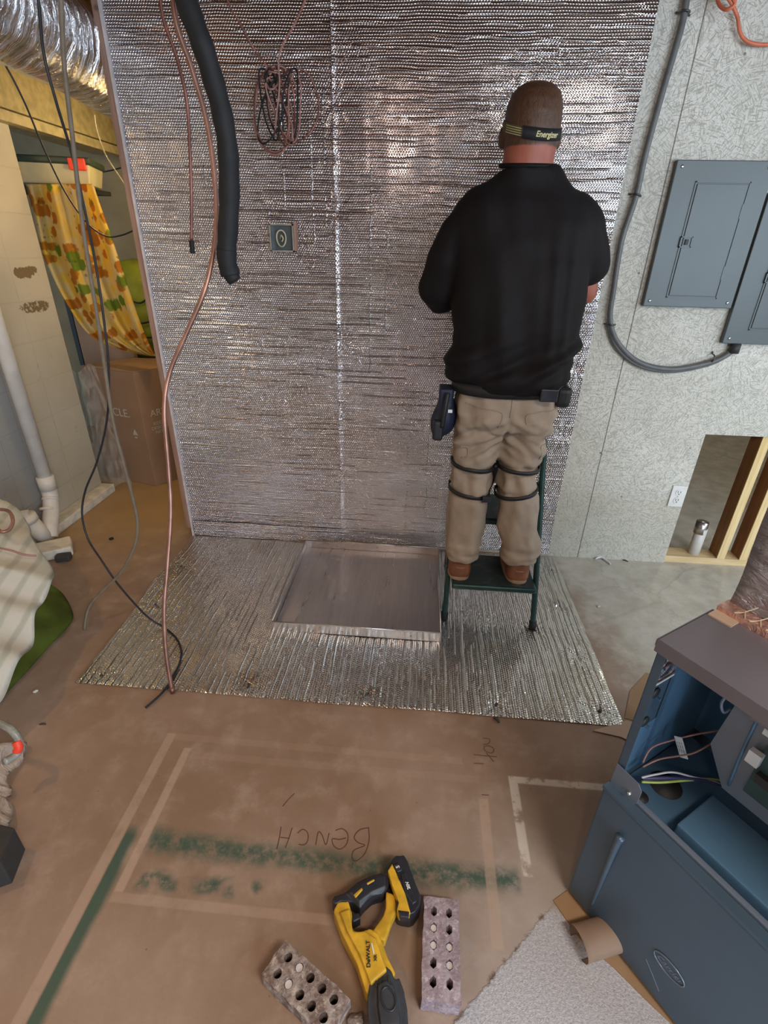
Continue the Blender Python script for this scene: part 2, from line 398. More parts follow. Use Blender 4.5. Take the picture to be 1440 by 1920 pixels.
M['tote_lid'] = plain('dark_green_tote_lid', (0.025, 0.045, 0.035), 0.4)
M['red'] = plain('bright_red_sticker', (0.85, 0.06, 0.02), 0.5, var=.03)
M['floral'] = floral_mat(); M['ribbed'] = stripe_cloth_mat()
M['green_cloth'] = plain('olive_green_cloth', (0.13, 0.17, 0.02), .8, var=.25, scale=9)
M['green_bag'] = plain('yellow_green_bag', (0.22, 0.26, 0.02), .6, var=.2, scale=9)
M['film'] = crumple('clear_plastic_film', (0.75, 0.72, 0.66), 0.15, 0.0, 16, 0.02, alpha=0.28)
M['paper_bag'] = crumple('crumpled_cream_paper', (0.88, 0.74, 0.62), .7, 0.0, 14, 0.02)
M['hose'] = plain('grey_clear_hose', (0.28, 0.28, 0.24), .25, var=.3)
M['debris'] = plain('dark_debris', (0.05, 0.045, 0.04), .7)
M['wire_pink'] = plain('pinkish_brown_wire', (0.34, 0.17, 0.14), .5)
M['wire_white'] = plain('white_wire', (0.6, 0.6, 0.62), .45)
M['wire_green'] = plain('yellow_green_wire', (0.40, 0.50, 0.12), .45)
M['wire_blue'] = plain('blue_black_wire', (0.03, 0.03, 0.09), .4)
M['board_green'] = plain('circuit_board_green', (0.03, 0.075, 0.075), .5)
M['label'] = plain('paper_label', (0.70, 0.74, 0.74), .5, var=.03)

# ------------------------------------------------------------------ mesh helpers
def obj(name, bm, mat, parent=None, smooth=False, **props):
    me = bpy.data.meshes.new(name)
    if parent is not None:
        bm.transform(parent.matrix_world.inverted())
    bm.normal_update(); bm.to_mesh(me); bm.free()
    mats = mat if isinstance(mat, (list, tuple)) else [mat]
    for q in mats: me.materials.append(q)
    if smooth:
        for p in me.polygons: p.use_smooth = True
    o = bpy.data.objects.new(name, me); scene.collection.objects.link(o)
    if parent is not None: o.parent = parent
    for k, v in props.items(): o[k] = v
    return o
ROOTM = {}
def thing(name, label, cat, loc=(0, 0, 0), group=None):
    o = bpy.data.objects.new(name, None); scene.collection.objects.link(o)
    o.empty_display_size = .05
    o.location = loc; o.matrix_world = Matrix.Translation(Vector(loc))
    o['label'] = label; o['category'] = cat
    if group: o['group'] = group
    return o
def sub(name, bm, mat, parent, smooth=False, **p):      # sub-part: same frame as its part (parts have identity local transform)
    rootm = Matrix.Translation(parent.parent.location) if parent.parent else Matrix.Identity(4)
    bm.transform(rootm.inverted())
    o = obj(name, bm, mat, None, smooth, **p); o.parent = parent
    return o
def tag(o, label, cat, group=None):
    o['label'] = label; o['category'] = cat
    if group: o['group'] = group
    return o
def own(name, bm, mat, label, cat, group=None, smooth=False):
    """single-mesh thing with its origin at its base centre"""
    xs = [v.co.x for v in bm.verts]; ys = [v.co.y for v in bm.verts]; zs = [v.co.z for v in bm.verts]
    c = Vector(((min(xs)+max(xs))/2, (min(ys)+max(ys))/2, min(zs)))
    o = obj(name, bm, mat, None, smooth)
    return tag(o, label, cat, group)
def struct(name, bm, mat, **kw):
    o = obj(name, bm, mat, **kw); o['kind'] = 'structure'; return o
def B(): return bmesh.new()
def box(bm, x0, x1, y0, y1, z0, z1):
    vs_ = [bm.verts.new(p) for p in [(x0,y0,z0),(x1,y0,z0),(x1,y1,z0),(x0,y1,z0),(x0,y0,z1),(x1,y0,z1),(x1,y1,z1),(x0,y1,z1)]]
    for f in [(3,2,1,0),(4,5,6,7),(0,1,5,4),(1,2,6,5),(2,3,7,6),(3,0,4,7)]: bm.faces.new([vs_[i] for i in f])
    return bm
def hexa(bm, pts):
    vs_ = [bm.verts.new(p) for p in pts]
    for f in [(3,2,1,0),(4,5,6,7),(0,1,5,4),(1,2,6,5),(2,3,7,6),(3,0,4,7)]: bm.faces.new([vs_[i] for i in f])
    return bm
def bevel(bm, w, seg=2):
    bmesh.ops.bevel(bm, geom=list(bm.edges), offset=w, segments=seg, affect='EDGES', profile=.6, clamp_overlap=True); return bm
def frame_of(d):
    d = d.normalized(); a = Vector((0, 0, 1)) if abs(d.z) < .9 else Vector((1, 0, 0))
    u = d.cross(a).normalized(); return u, d.cross(u).normalized()
def cyl(bm, p0, p1, r0, r1=None, seg=20, caps=True):
    r1 = r0 if r1 is None else r1; p0 = Vector(p0); p1 = Vector(p1); u, v = frame_of(p1-p0)
    R = []
    for p, r in ((p0, r0), (p1, r1)):
        R.append([bm.verts.new(p+(u*math.cos(2*math.pi*i/seg)+v*math.sin(2*math.pi*i/seg))*r) for i in range(seg)])
    for i in range(seg):
        j = (i+1) % seg; bm.faces.new((R[0][j], R[0][i], R[1][i], R[1][j]))
    if caps: bm.faces.new(R[0]); bm.faces.new(list(reversed(R[1])))
    return bm
def spline(pts, n=8, closed=False):
    pts = [Vector(p) for p in pts]; out = []; N = len(pts)
    rng = range(N if closed else N-1)
    for i in rng:
        g = (lambda k: pts[k % N]) if closed else (lambda k: pts[max(0, min(N-1, k))])
        p0, p1, p2, p3 = g(i-1), g(i), g(i+1), g(i+2)
        for k in range(n):
            t = k/n
            out.append(0.5*((2*p1)+(-p0+p2)*t+(2*p0-5*p1+4*p2-p3)*t*t+(-p0+3*p1-3*p2+p3)*t**3))
    if not closed: out.append(pts[-1])
    return out
def tube(bm, pts, r, seg=10, n=8, smooth=True, closed=False, rf=None):
    P = spline(pts, n, closed) if smooth else [Vector(p) for p in pts]
    N = len(P); rings = []
    d = (P[1]-P[0]); u, v = frame_of(d); prev = d.normalized()
    for i, p in enumerate(P):
        if closed: t = (P[(i+1) % N]-P[i-1])
        else: t = P[min(i+1, N-1)]-P[max(i-1, 0)]
        if t.length < 1e-9: t = prev
        t = t.normalized(); q = prev.rotation_difference(t); u = q @ u; v = q @ v; prev = t
        rr = r if rf is None else r*rf(i/(N-1))
        rings.append([bm.verts.new(p+(u*math.cos(2*math.pi*k/seg)+v*math.sin(2*math.pi*k/seg))*rr) for k in range(seg)])
    M_ = N if closed else N-1
    for i in range(M_):
        a, b = rings[i], rings[(i+1) % N]
        for k in range(seg):
            j = (k+1) % seg; bm.faces.new((a[j], a[k], b[k], b[j]))
    if not closed: bm.faces.new(rings[0]); bm.faces.new(list(reversed(rings[-1])))
    return bm
def ball(bm, c, r, seg=16, sx=1, sy=1, sz=1, rot=None):
    mt = Matrix.Translation(Vector(c)) @ (rot or Matrix.Identity(4)) @ Matrix.Diagonal((sx, sy, sz, 1))
    bmesh.ops.create_uvsphere(bm, u_segments=seg, v_segments=max(6, seg//2), radius=r, matrix=mt); return bm
def grid(bm, fn, nu, nv, double=0.0):
    V = [[bm.verts.new(fn(i/nu, j/nv)) for j in range(nv+1)] for i in range(nu+1)]
    for i in range(nu):
        for j in range(nv): bm.faces.new((V[i][j], V[i+1][j], V[i+1][j+1], V[i][j+1]))
    if double: bmesh.ops.solidify(bm, geom=list(bm.faces), thickness=double)
    return bm
def prism(bm, poly, z0, z1, taper=0.0):
    c = Vector((sum(p[0] for p in poly)/len(poly), sum(p[1] for p in poly)/len(poly)))
    a = sum(poly[i][0]*poly[(i+1) % len(poly)][1]-poly[(i+1) % len(poly)][0]*poly[i][1] for i in range(len(poly)))
    if a < 0: poly = list(reversed(poly))
    lo = [bm.verts.new((p[0], p[1], z0)) for p in poly]
    hi = [bm.verts.new((p[0]+(c.x-p[0])*taper, p[1]+(c.y-p[1])*taper, z1)) for p in poly]
    bm.faces.new(list(reversed(lo))); bm.faces.new(hi)
    for i in range(len(poly)):
        j = (i+1) % len(poly); bm.faces.new((lo[i], lo[j], hi[j], hi[i]))
    return bm
def baked(bm, voxel, smooth_it=6, fac=.5):
    me = bpy.data.meshes.new('tmp'); bm.to_mesh(me); bm.free()
    o = bpy.data.objects.new('tmp', me); scene.collection.objects.link(o)
    r = o.modifiers.new('r', 'REMESH'); r.mode = 'VOXEL'; r.voxel_size = voxel
    if smooth_it:
        s = o.modifiers.new('s', 'SMOOTH'); s.iterations = smooth_it; s.factor = fac
    dg = bpy.context.evaluated_depsgraph_get()
    m2 = bpy.data.meshes.new_from_object(o.evaluated_get(dg))
    bpy.data.objects.remove(o)
    out = bmesh.new(); out.from_mesh(m2); bpy.data.meshes.remove(m2); bpy.data.meshes.remove(me)
    return out
def text_bm(body, size, origin, xd, yd, extrude=.0006, shear=0.0, bold=0.0, align='CENTER'):
    c = bpy.data.curves.new('t', 'FONT'); c.body = body; c.size = size; c.extrude = extrude; c.shear = shear
    c.offset = bold; c.align_x = align; c.align_y = 'CENTER'
    o = bpy.data.objects.new('t', c); scene.collection.objects.link(o)
    dg = bpy.context.evaluated_depsgraph_get()
    me = bpy.data.meshes.new_from_object(o.evaluated_get(dg)); bpy.data.objects.remove(o)
    bm = bmesh.new(); bm.from_mesh(me); bpy.data.meshes.remove(me)
    xd = Vector(xd).normalized(); yd = Vector(yd).normalized(); zd = xd.cross(yd)
    mt = Matrix((xd, yd, zd)).transposed().to_4x4(); mt.translation = Vector(origin)
    bm.transform(mt); return bm
def N3(x, y, z, s=0): return noise.noise(Vector((x+s*17.3, y+s*3.1, z-s*5.7)))

# ================================================================== STRUCTURE
floor = struct('floor', box(B(), -4.2, 3.4, -3.6, 6.2, -.1, 0), M['floor'])
WY = 2.455
b = B(); box(b, -1.275, 1.372, WY, WY+.012, 0, 2.55); box(b, 1.372, 3.3, WY, WY+.012, .735, 2.55)
box(b, 2.3, 3.3, WY, WY+.012, 0, .735)
struct('wall_back', b, M['osb'])
b = B(); box(b, -2.45, -2.12, -3.5, 2.955, 0, 2.75); struct('wall_left', b, M['block'])
struct('wall_right', box(B(), 3.3, 3.4, -3.5, 6.1, 0, 2.75), M['grey_wall'])
b = B(); box(b, -2.45, .5, -3.6, -3.5, 0, 2.75); box(b, 3.2, 3.4, -3.6, -3.5, 0, 2.75); box(b, .5, 3.2, -3.6, -3.5, 2.2, 2.75)
struct('wall_front', b, M['grey_wall'])
b = B(); box(b, -4.2, -1.2, 4.25, 4.35, 0, 2.75); box(b, -4.2, -4.1, 2.9, 4.25, 0, 2.75); struct('wall_storage', b, M['plaster'])
b = B(); box(b, -1.2, -1.1, 2.60, 6.1, 0, 2.75); box(b, -1.1, 3.3, 6.0, 6.1, 0, 2.75); struct('wall_next_room', b, M['grey_wall'])
ceiling = struct('ceiling', box(B(), -4.2, 3.4, -3.6, 6.2, 2.75, 2.8), M['joist'])
for i in range(13):
    y = -3.1+i*.62
    obj('joist', box(B(), -2.12 if y < 2.9 else -4.1, 3.3, y, y+.04, 2.55, 2.75), M['joist'], ceiling)
# framing inside the wall: bottom plate and studs seen through the cut hole
struct('trim_1', box(B(), 1.25, 2.3, 2.467, 2.560, .0, .038), M['pine_x'])
def stud(name, x0, x1, label, mat='pine'):
    t = thing(name, label, 'stud', ((x0+x1)/2, 2.51, .038), 'studs in the wall opening')
    obj('stud_edge', box(B(), x0, x1, 2.467, 2.473, .038, 2.5), M['pine'], t, label='pale yellow front edge')
    obj('stud_board', box(B(), x0, x1, 2.473, 2.558, .038, 2.5), M['pine_face'], t, label='reddish brown side face')
stud('wall_stud', 1.648, 1.688, 'pale pine stud with brown side, left of the two studs in the wall opening')
stud('wall_stud', 1.765, 1.803, 'pale pine stud with brown side, right stud in the wall opening beside the foil box')
# left end of the framed wall
t = thing('end_stud', 'narrow reddish wooden stud at the left end of the foil wall', 'stud', (-1.29, 2.48, 0))
obj('stud_board', box(B(), -1.304, -1.2755, 2.442, 2.545, .05, 2.55), M['old_wood'], t)
obj('edge_strip', box(B(), -1.2755, -1.266, 2.435, 2.4545, 0.0, 2.55), M['trim_white'], t, label='pale whitewashed edge strip')

# ================================================================== FOIL
STAPW = [(-.405, 1.62), (-.40, 1.99), (-.39, 1.10), (-.37, 1.13), (-.40, .42), (-.98, .10), (.30, 1.99), (.70, 1.53), (.70, .70), (.66, .40), (.70, 1.02), (.68, .22), (-.40, .80), (-.83, 1.35), (-.53, 1.53), (-.68, 1.62), (-.72, 1.50)]
def star(px, py, cx, cy, R=.055):
    dx, dy = px-cx, py-cy; d = math.hypot(dx, dy)
    if d > R*2.2: return 0.0
    a = math.atan2(dy, dx)
    return math.exp(-(d/R)**2)*(.0035*math.sin(9*a+cx*40)+.002*math.sin(17*a+cy*9)) - .006*math.exp(-(d/(R*.35))**2)
def foil_sheet(x0, x1, z0, z1, y, seed, amp=.0035):
    def f(i, j):
        x = x0+(x1-x0)*i; z = z0+(z1-z0)*j
        if z1-z0 > 1:   # wavy cut edges
            if i in (0, 1): x += .004*N3(z*6, 0, 0, seed)
            if j == 0: z += .005*N3(x*8, 0, 0, seed)
        h = amp*N3(x*2.2, z*1.4, 0, seed)*2 + .0006*N3(x*3, z*22, 0, seed+1) + .0005*N3(x*30, z*5, 0, seed+2)
        for sx, sz in STAPW: h += star(x, z, sx, sz)
        if seed == 2: h += .006*math.exp(-((x-x0)/.012)**2)*(1+.9*N3(z*25, 0, 3))
        return (x, min(y-abs(amp)-.002-h, WY-.0012), z)
    b_ = B(); grid(b_, f, int((x1-x0)/.007), int((z1-z0)/.009))
    return b_
# front sheets overlap the seam; each sheet is one length of insulation
o = own('foil_insulation', foil_sheet(-1.268, -.398, .085, 2.52, WY-.001, 1), M['foil_wall'], 'left strip of silver bubble foil insulation on the wall, behind the hanging pipes', 'insulation', None, True)
o = own('foil_insulation', foil_sheet(-.408, .742, .022, 2.52, WY-.006, 2), M['foil_wall'], 'right strip of silver bubble foil insulation on the wall, behind the man', 'insulation', None, True)
o = own('foil_insulation', foil_sheet(-1.262, -.402, .004, .10, WY-.009, 3, .002), M['foil_wall'], 'low silver bubble foil patch along the wall foot, left of the metal pan', 'insulation', None, True)
STAPF = [(-1.18, 1.36), (-1.18, 1.80), (-1.20, 2.12), (-.60, 1.37), (-.14, 1.37), (.34, 1.37), (.72, 1.38), (.70, 1.66), (.70, 1.98), (.72, 2.30), (.55, 1.82)]
def ff(i, j):
    x = -1.262+2.045*i; y = 1.315+1.122*j
    x += (.010*N3(y*5, 0, 0, 4) if i in (0, 1) else 0) + (-.02*math.exp(-((j-.6)/.16)**2) if i == 0 else 0)
    y += .006*N3(x*5, 0, 0, 5) if j == 0 else 0
    h = .004+.004*abs(N3(x*2.5, y*2.5, 0, 6))*2+.0006*(1+N3(x*36, y*2.5, 0, 7))+.0005*(1+N3(x*40, y*40, 0, 9))+.005*(1+N3(x*11, y*11, 0, 11))*math.exp(-((x-.36)/.26)**2-((y-1.62)/.16)**2)
    for sx, sy in STAPF: h += star(x, y, sx, sy)
    if i in (0, 1) or j in (0, 1): h = max(.002, h*.6)
    return (x, y, max(.0015, h))
FS = own('foil_floor_mat', grid(B(), ff, 300, 150), M['foil_floor'], 'silver bubble foil sheet lying on the floor under the pan and step stool', 'insulation', None, True)
for n_, (sx, sy) in enumerate(STAPF[:7]):
    o = obj('fastener', cyl(B(), (sx, sy, .002), (sx, sy, .008), .006, seg=12), M['dark_steel'], FS)
for n_, (sx, sz) in enumerate(STAPW[:12]):
    pass

# ================================================================== ELECTRICAL ON THE WALL
# square junction box let into the foil
t = thing('junction_box', 'open square metal junction box set in the foil wall', 'junction box', (-.634, 2.44, 1.475))
x0, x1, z0, z1 = -.687, -.583, 1.474, 1.58
b = B()
for a in ((x0, x1, z1-.006, z1), (x0, x1, z0, z0+.006), (x0, x0+.006, z0, z1), (x1-.006, x1, z0, z1)): box(b, a[0], a[1], 2.418, 2.452, a[2], a[3])
obj('box_rim', b, M['steel'], t)
obj('box_back', box(B(), x0+.006, x1-.006, 2.442, 2.452, z0+.006, z1-.006), M['panel_grey'], t)
obj('wood_edge', box(B(), x1+.0005, x1+.013, 2.424, 2.45, z0+.004, z1+.006), M['old_wood'], t, label='reddish wood sliver on the right side')
c = Vector((-.638, 2.422, 1.525))
obj('wire_loop', tube(B(), [c+Vector((.020*math.cos(a), .004*math.sin(2*a), .031*math.sin(a))) for a in [k*math.pi/5 for k in range(10)]], .0030, 8, 4, closed=True), M['white_cable'], t, True)
obj('wire_tail', tube(B(), [c+Vector(p) for p in [(-.01, .02, .0), (.0, .0, .012), (.008, 0, 0), (.002, .0, -.012)]], .003, 8, 5), M['white_cable'], t, True)
def star_crease(): pass
# breaker panels
def panel(name, x0, x1, z0, z1, label, dx0, dx1, dz0, dz1):
    t = thing(name, label, 'electrical panel', ((x0+x1)/2, 2.44, z0))
    b = box(B(), x0, x1, 2.425, 2.4545, z0, z1); bevel(b, .003)
    obj('cover', b, M['panel_grey'], t)
    d = obj('door', bevel(box(B(), dx0, dx1, 2.4205, 2.4255, dz0, dz1), .0015), M['panel_grey'], t)
    b = B()
    for q in ((dx0-.008, dx1+.008, dz0-.009, dz0-.004), (dx0-.008, dx1+.008, dz1+.004, dz1+.009)): box(b, q[0], q[1], 2.4215, 2.4255, q[2], q[3])
    for q in ((dx0-.009, dx0-.004), (dx1+.004, dx1+.009)): box(b, q[0], q[1], 2.4215, 2.4255, dz0-.009, dz1+.009)
    obj('door_frame', b, M['panel_grey'], t)
    zc = (dz0+dz1)/2+.0
    b = B(); lx = dx0
    box(b, lx-.012, lx+.035, 2.4165, 2.4215, zc-.020, zc-.016); box(b, lx-.012, lx+.035, 2.4165, 2.4215, zc+.016, zc+.020)
    box(b, lx-.012, lx-.008, 2.4165, 2.4215, zc-.02, zc+.02); box(b, lx+.031, lx+.035, 2.4165, 2.4215, zc-.02, zc+.02)
    sub('latch_frame', b, M['panel_grey'], d)
    sub('latch', box(B(), lx+.008, lx+.020, 2.415, 2.4212, zc-.010, zc+.010), M['dark'], d)
    for hz in (dz0+.09, dz1-.09):
        sub('hinge', box(B(), dx1-.001, dx1+.004, 2.4185, 2.4225, hz-.025, hz+.025), M['panel_grey'], d)
    for sx in (x0+.022, x1-.022):
        for sz in (z0+.022, z1-.022):
            obj('screw', ball(B(), (sx, 2.425, sz), .0065, 12, sy=.6), M['steel'], t, True)
panel('breaker_panel', .926, 1.290, 1.300, 1.822, 'left grey breaker panel with closed door, painted steel, on the strand board', 1.02, 1.21, 1.345, 1.745)
panel('breaker_panel', 1.300, 1.66, 1.158, 1.72, 'right grey breaker panel cut by the photo edge, hung lower than its neighbour', 1.397, 1.59, 1.225, 1.62)
# grey cable conduit with clamps
cp = [(1290, -60), (1287, 0), (1275, 60), (1240, 180), (1210, 290), (1192, 370), (1166, 450), (1151, 540), (1144, 600), (1160, 645), (1200, 680), (1260, 692), (1330, 680), (1368, 662), (1378, 645)]
t = thing('conduit', 'thick grey cable conduit curving down the strand board to the right breaker panel', 'conduit', (.8, 2.44, 1.04))
obj('cable_sheath', tube(B(), [wy(p[0], p[1], 2.435) for p in cp], .0115, 12, 8), M['grey_conduit'], t, True)
obj('inner_cable', tube(B(), [wy(p[0]-5, p[1]+4, 2.440) for p in cp[8:]], .009, 10, 8), M['grey_conduit'], t, True)
q = wy(1378, 650, 2.435)
obj('fitting', cyl(B(), (q.x, 2.432, 1.118), (q.x, 2.432, 1.157), .021), M['dark'], t, True)
for (u, v, ang) in ((1285, 22, .25), (1194, 365, .25), (1146, 609, .1), (1336, 672, 1.4)):
    p = wy(u, v, 2.43); dx = Vector((math.cos(ang), 0, -math.sin(ang)*.6 if ang < 1 else -math.sin(ang))) if ang < 1 else Vector((.1, 0, 1)).normalized()
    b = B(); tube(b, [p-dx*.026+Vector((0, .018, 0)), p-dx*.018+Vector((0, .018, 0)), p-dx*.013+Vector((0, -.006, 0)), p+Vector((0, -.013, 0)), p+dx*.013+Vector((0, -.006, 0)), p+dx*.018+Vector((0, .018, 0)), p+dx*.026+Vector((0, .018, 0))], .0032, 8, 4)
    obj('clamp', b, M['dark_steel'], t, True)
# duplex outlet
t = thing('power_outlet', 'white duplex outlet plate left of the wall opening', 'outlet', (1.331, 2.45, .345))
obj('plate', bevel(box(B(), 1.295, 1.367, 2.446, 2.4548, .346, .462), .002), M['white_plastic'], t)
for zc in (.382, .426):
    s_ = obj('socket', cyl(B(), (1.331, 2.4462, zc), (1.331, 2.4435, zc), .0165, seg=24), M['white_plastic'], t)
    b = B(); box(b, 1.3235, 1.3255, 2.4425, 2.4436, zc-.001, zc+.009); box(b, 1.3365, 1.3385, 2.4425, 2.4436, zc-.001, zc+.008); cyl(b, (1.331, 2.4436, zc-.008), (1.331, 2.4425, zc-.008), .0028, seg=10)
    sub('slots', b, M['dark'], s_)
obj('center_screw', ball(B(), (1.331, 2.446, .404), .003, 10), M['steel'], t, True)
# dark outlet box shadow frame behind
# orange cord at the top right
pts = [wy(1344, -12, 2.42), wy(1348, 8, 2.40), wy(1362, 18, 2.37), wy(1378, 6, 2.36), wy(1362, -14, 2.37), wy(1350, -6, 2.40), wy(1366, -2, 2.42), wy(1382, 30, 2.43), wy(1388, 62, 2.43), wy(1406, 80, 2.43), wy(1450, 83, 2.43), wy(1530, 70, 2.44)]
own('extension_cord', tube(B(), pts, .0058, 10, 8), M['orange'], 'orange cord looped at the top right of the strand board', 'cord', None, True)

# pvc stub pipe in the wall opening
t = thing('pipe_stub', 'short white plastic pipe stub standing in the wall opening', 'pipe', (1.545, 2.53, .038))
obj('pipe', cyl(B(), (1.545, 2.515, .038), (1.545, 2.515, .195), .029, caps=True, seg=28), M['pvc'], t, True)
obj('metal_band', cyl(B(), (1.541, 2.516, .165), (1.540, 2.518, .232), .0305, .0305, seg=28), M['galv'], t, True, label='dull metal band at the top')

# ================================================================== LEFT: duct, beam, storage
b = B()
def ductf(i, j):
    y = .6+3.5*i; a = 2*math.pi*j
    r = .165*(1+.05*N3(y*3, math.cos(a)*2, math.sin(a)*2)+.035*N3(y*9, math.cos(a)*5, math.sin(a)*5, 2)+.05*math.cos((y-1.9)*5.1)*.6)
    return (-1.462+r*math.cos(a)-.03*(y-2.5), y, 2.175+.035*(2.4-y)+.01*math.sin(y*3)+r*math.sin(a))
grid(b, ductf, 160, 64); bmesh.ops.remove_doubles(b, verts=list(b.verts), dist=1e-5)
own('air_duct', b, M['duct'], 'fat silver foil jacketed air duct running under the ceiling, top left', 'duct', None, True)
b = B(); box(b, -2.40, -2.13, 2.0, 4.24, 2.065, 2.30); box(b, -2.42, -2.10, 2.0, 4.24, 2.015, 2.065)
b2 = B(); box(b2, -2.12, -2.085, 1.6, 4.24, 2.06, 2.40); box(b2, -2.12, -2.06, 1.6, 4.24, 2.00, 2.045)
struct('trim_2', b2, M['beam'])
struct('trim_3', box(B(), -2.45, -2.122, 2.955, 4.24, 2.05, 2.75), M['beam'])
b.free()
# storage shelf with tote
t = thing('storage_shelf', 'dark storage shelf behind the yellow cloth', 'shelf', (-2.2, 3.4, 0))
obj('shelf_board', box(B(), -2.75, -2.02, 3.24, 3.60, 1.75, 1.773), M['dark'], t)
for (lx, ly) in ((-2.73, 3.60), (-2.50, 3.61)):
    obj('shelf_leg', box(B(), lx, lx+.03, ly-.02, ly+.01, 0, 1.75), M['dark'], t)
t = thing('storage_tote', 'cloudy plastic storage tote with dark green lid and red latch on the shelf', 'tote', (-2.1, 3.30, 1.7735))
TM = Matrix.Translation((-1.89, 3.20, 0)) @ Matrix.Rotation(math.radians(17), 4, 'Z')
def tl(b_): b_.transform(TM); return b_
b = B(); hexa(b, [(-.56, .02, 1.7735), (-.02, .02, 1.7735), (-.02, .28, 1.7735), (-.56, .28, 1.7735), (-.58, 0, 1.872), (0, 0, 1.872), (0, .30, 1.872), (-.58, .30, 1.872)]); bevel(b, .010, 3)
obj('tote_body', tl(b), M['tote'], t)
obj('lid', tl(bevel(box(B(), -.59, .010, -.015, .315, 1.866, 1.900), .010, 3)), M['tote_lid'], t)
obj('latch', tl(bevel(box(B(), -.098, -.012, -.026, -.002, 1.838, 1.894), .007, 3)), M['red'], t, label='bright red latch')
# yellow floral cloth hanging and sweeping right
L = [(48, 345), (62, 400), (78, 470), (92, 505), (120, 560), (165, 625), (225, 655), (280, 668)]
R = [(175, 345), (192, 395), (208, 440), (225, 490), (243, 545), (262, 600), (280, 645), (292, 668)]
Ls = spline([Vector((a, c_, 0)) for a, c_ in L], 8); Rs = spline([Vector((a, c_, 0)) for a, c_ in R], 8)
def clothf(i, j):
    k = i*(len(Ls)-1); k0 = min(int(k), len(Ls)-2); f = k-k0
    l = Ls[k0].lerp(Ls[k0+1], f); r = Rs[k0].lerp(Rs[k0+1], f); p = l.lerp(r, j)
    y = 3.06 - .035*math.sin(j*21+i*2.5)*(.5+.6*(1-i)) - .02*math.sin(j*11+3) + .03*i
    q = wy(p.x, p.y, y); return q
b = B(); grid(b, clothf, 70, 60)
bmesh.ops.solidify(b, geom=list(b.faces), thickness=.003)
own('floral_cloth', b, M['floral'], 'yellow cloth with orange and green flowers draped from under the tote', 'cloth', None, True)
# cartons
def carton(c0, dirA, la, dirB, lb, z0, z1):
    A_ = Vector((*dirA, 0)).normalized()*la; B_ = Vector((*dirB, 0)).normalized()*lb; c0 = Vector((*c0, 0))
    pts = [c0, c0+B_, c0+A_+B_, c0+A_]
    return [p+Vector((0, 0, z0)) for p in pts]+[p+Vector((0, 0, z1)) for p in pts], A_.normalized(), B_.normalized()
pts, A_, B_ = carton((-1.80, 3.06), (-1, .28), .43, (.55, .85), .36, .0, .775)
t = thing('carton', 'tall brown cardboard carton with white print, on the floor left of the foil wall', 'box', (-1.9, 3.2, 0))
b = hexa(B(), pts); bevel(b, .004); cb = obj('carton_body', b, M['cardboard_dark'], t)
c0 = Vector((-1.80, 3.06, .776))
b = B(); hexa(b, [c0+Vector((0, 0, 0)), c0+B_*.36, c0+B_*.36+A_*.2, c0+A_*.2]+[c0+Vector((0, 0, .006)), c0+B_*.36+Vector((0, 0, .006)), c0+B_*.36+A_*.2+Vector((0, 0, .02)), c0+A_*.2+Vector((0, 0, .02))])
obj('top_flap', b, M['cardboard'], t)
b = B(); hexa(b, [c0+A_*.205, c0+A_*.205+B_*.36, c0+B_*.36+A_*.43, c0+A_*.43]+[c0+A_*.205+Vector((0, 0, .02)), c0+A_*.205+B_*.36+Vector((0, 0, .02)), c0+B_*.36+A_*.43+Vector((0, 0, .006)), c0+A_*.43+Vector((0, 0, .006))])
obj('top_flap', b, M['cardboard'], t)
nA = Vector((-.28, -1, 0)).normalized(); nB = Vector((.85, -.55, 0)).normalized()
z = Vector((0, 0, 1)); base = Vector((-1.80, 3.06, 0))
sub('print', text_bm('CLE.', .075, base+A_*.17+z*.50+nA*.0015, -A_, z), M['text_pale'], cb)
sub('print', text_bm('ART', .062, base+B_*.115+z*.50+nB*.0015, B_, z), M['text_pale'], cb)
sub('print', text_bm('KOD\nDESIGN\nNET', .030, base+B_*.10+z*.40+nB*.0015, B_, z), M['text_pale'], cb)
b = B(); q = base+A_*.085+z*.36+nA*.002
v_ = [b.verts.new(q+p) for p in (A_*.022, -A_*.022, z*.042)]; b.faces.new(v_)
box_ = B(); v_ = [b.verts.new(q+p-z*.012) for p in (A_*.010, -A_*.010, -A_*.010-z*.010, A_*.010-z*.010)]; b.faces.new(v_)
sub('triangle_mark', b, M['text_pale'], cb); box_.free()
own('carton', bevel(hexa(B(), carton((-2.05, 3.54), (-1, .0), .38, (0, 1), .05, 0.0, 1.08)[0]), .004), M['cardboard_dark'], 'dim brown carton beneath the floral cloth, behind the tall printed carton', 'box')
b = B(); ball(b, wy(262, 585, 3.75), .30, 24, sx=.75, sy=.5, sz=1.15)
for v_ in b.verts: v_.co += Vector((.03*N3(*(v_.co*7)), .03*N3(*(v_.co*7), 1), .03*N3(*(v_.co*7), 2)))
t = thing('green_bag', 'yellow-green bag with black straps behind the floral cloth', 'bag', wy(262, 585, 3.75)-Vector((0, 0, .35)))
obj('bag_body', b, M['green_bag'], t, True)
for (a0, a1) in (((238, 560), (290, 545)), ((240, 598), (290, 600)), ((245, 625), (290, 632))):
    obj('strap', tube(B(), [wy(a0[0], a0[1], 3.6), wy((a0[0]+a1[0])/2, a0[1]+8, 3.58), wy(a1[0], a1[1], 3.6)], .006, 8), M['nylon'], t, True)
own('bag_stand', box(B(), -2.0, -1.35, 3.62, 4.1, 0, wy(262, 585, 3.75).z-.34), M['dark'], 'dark stand beneath the yellow-green bag', 'stand')
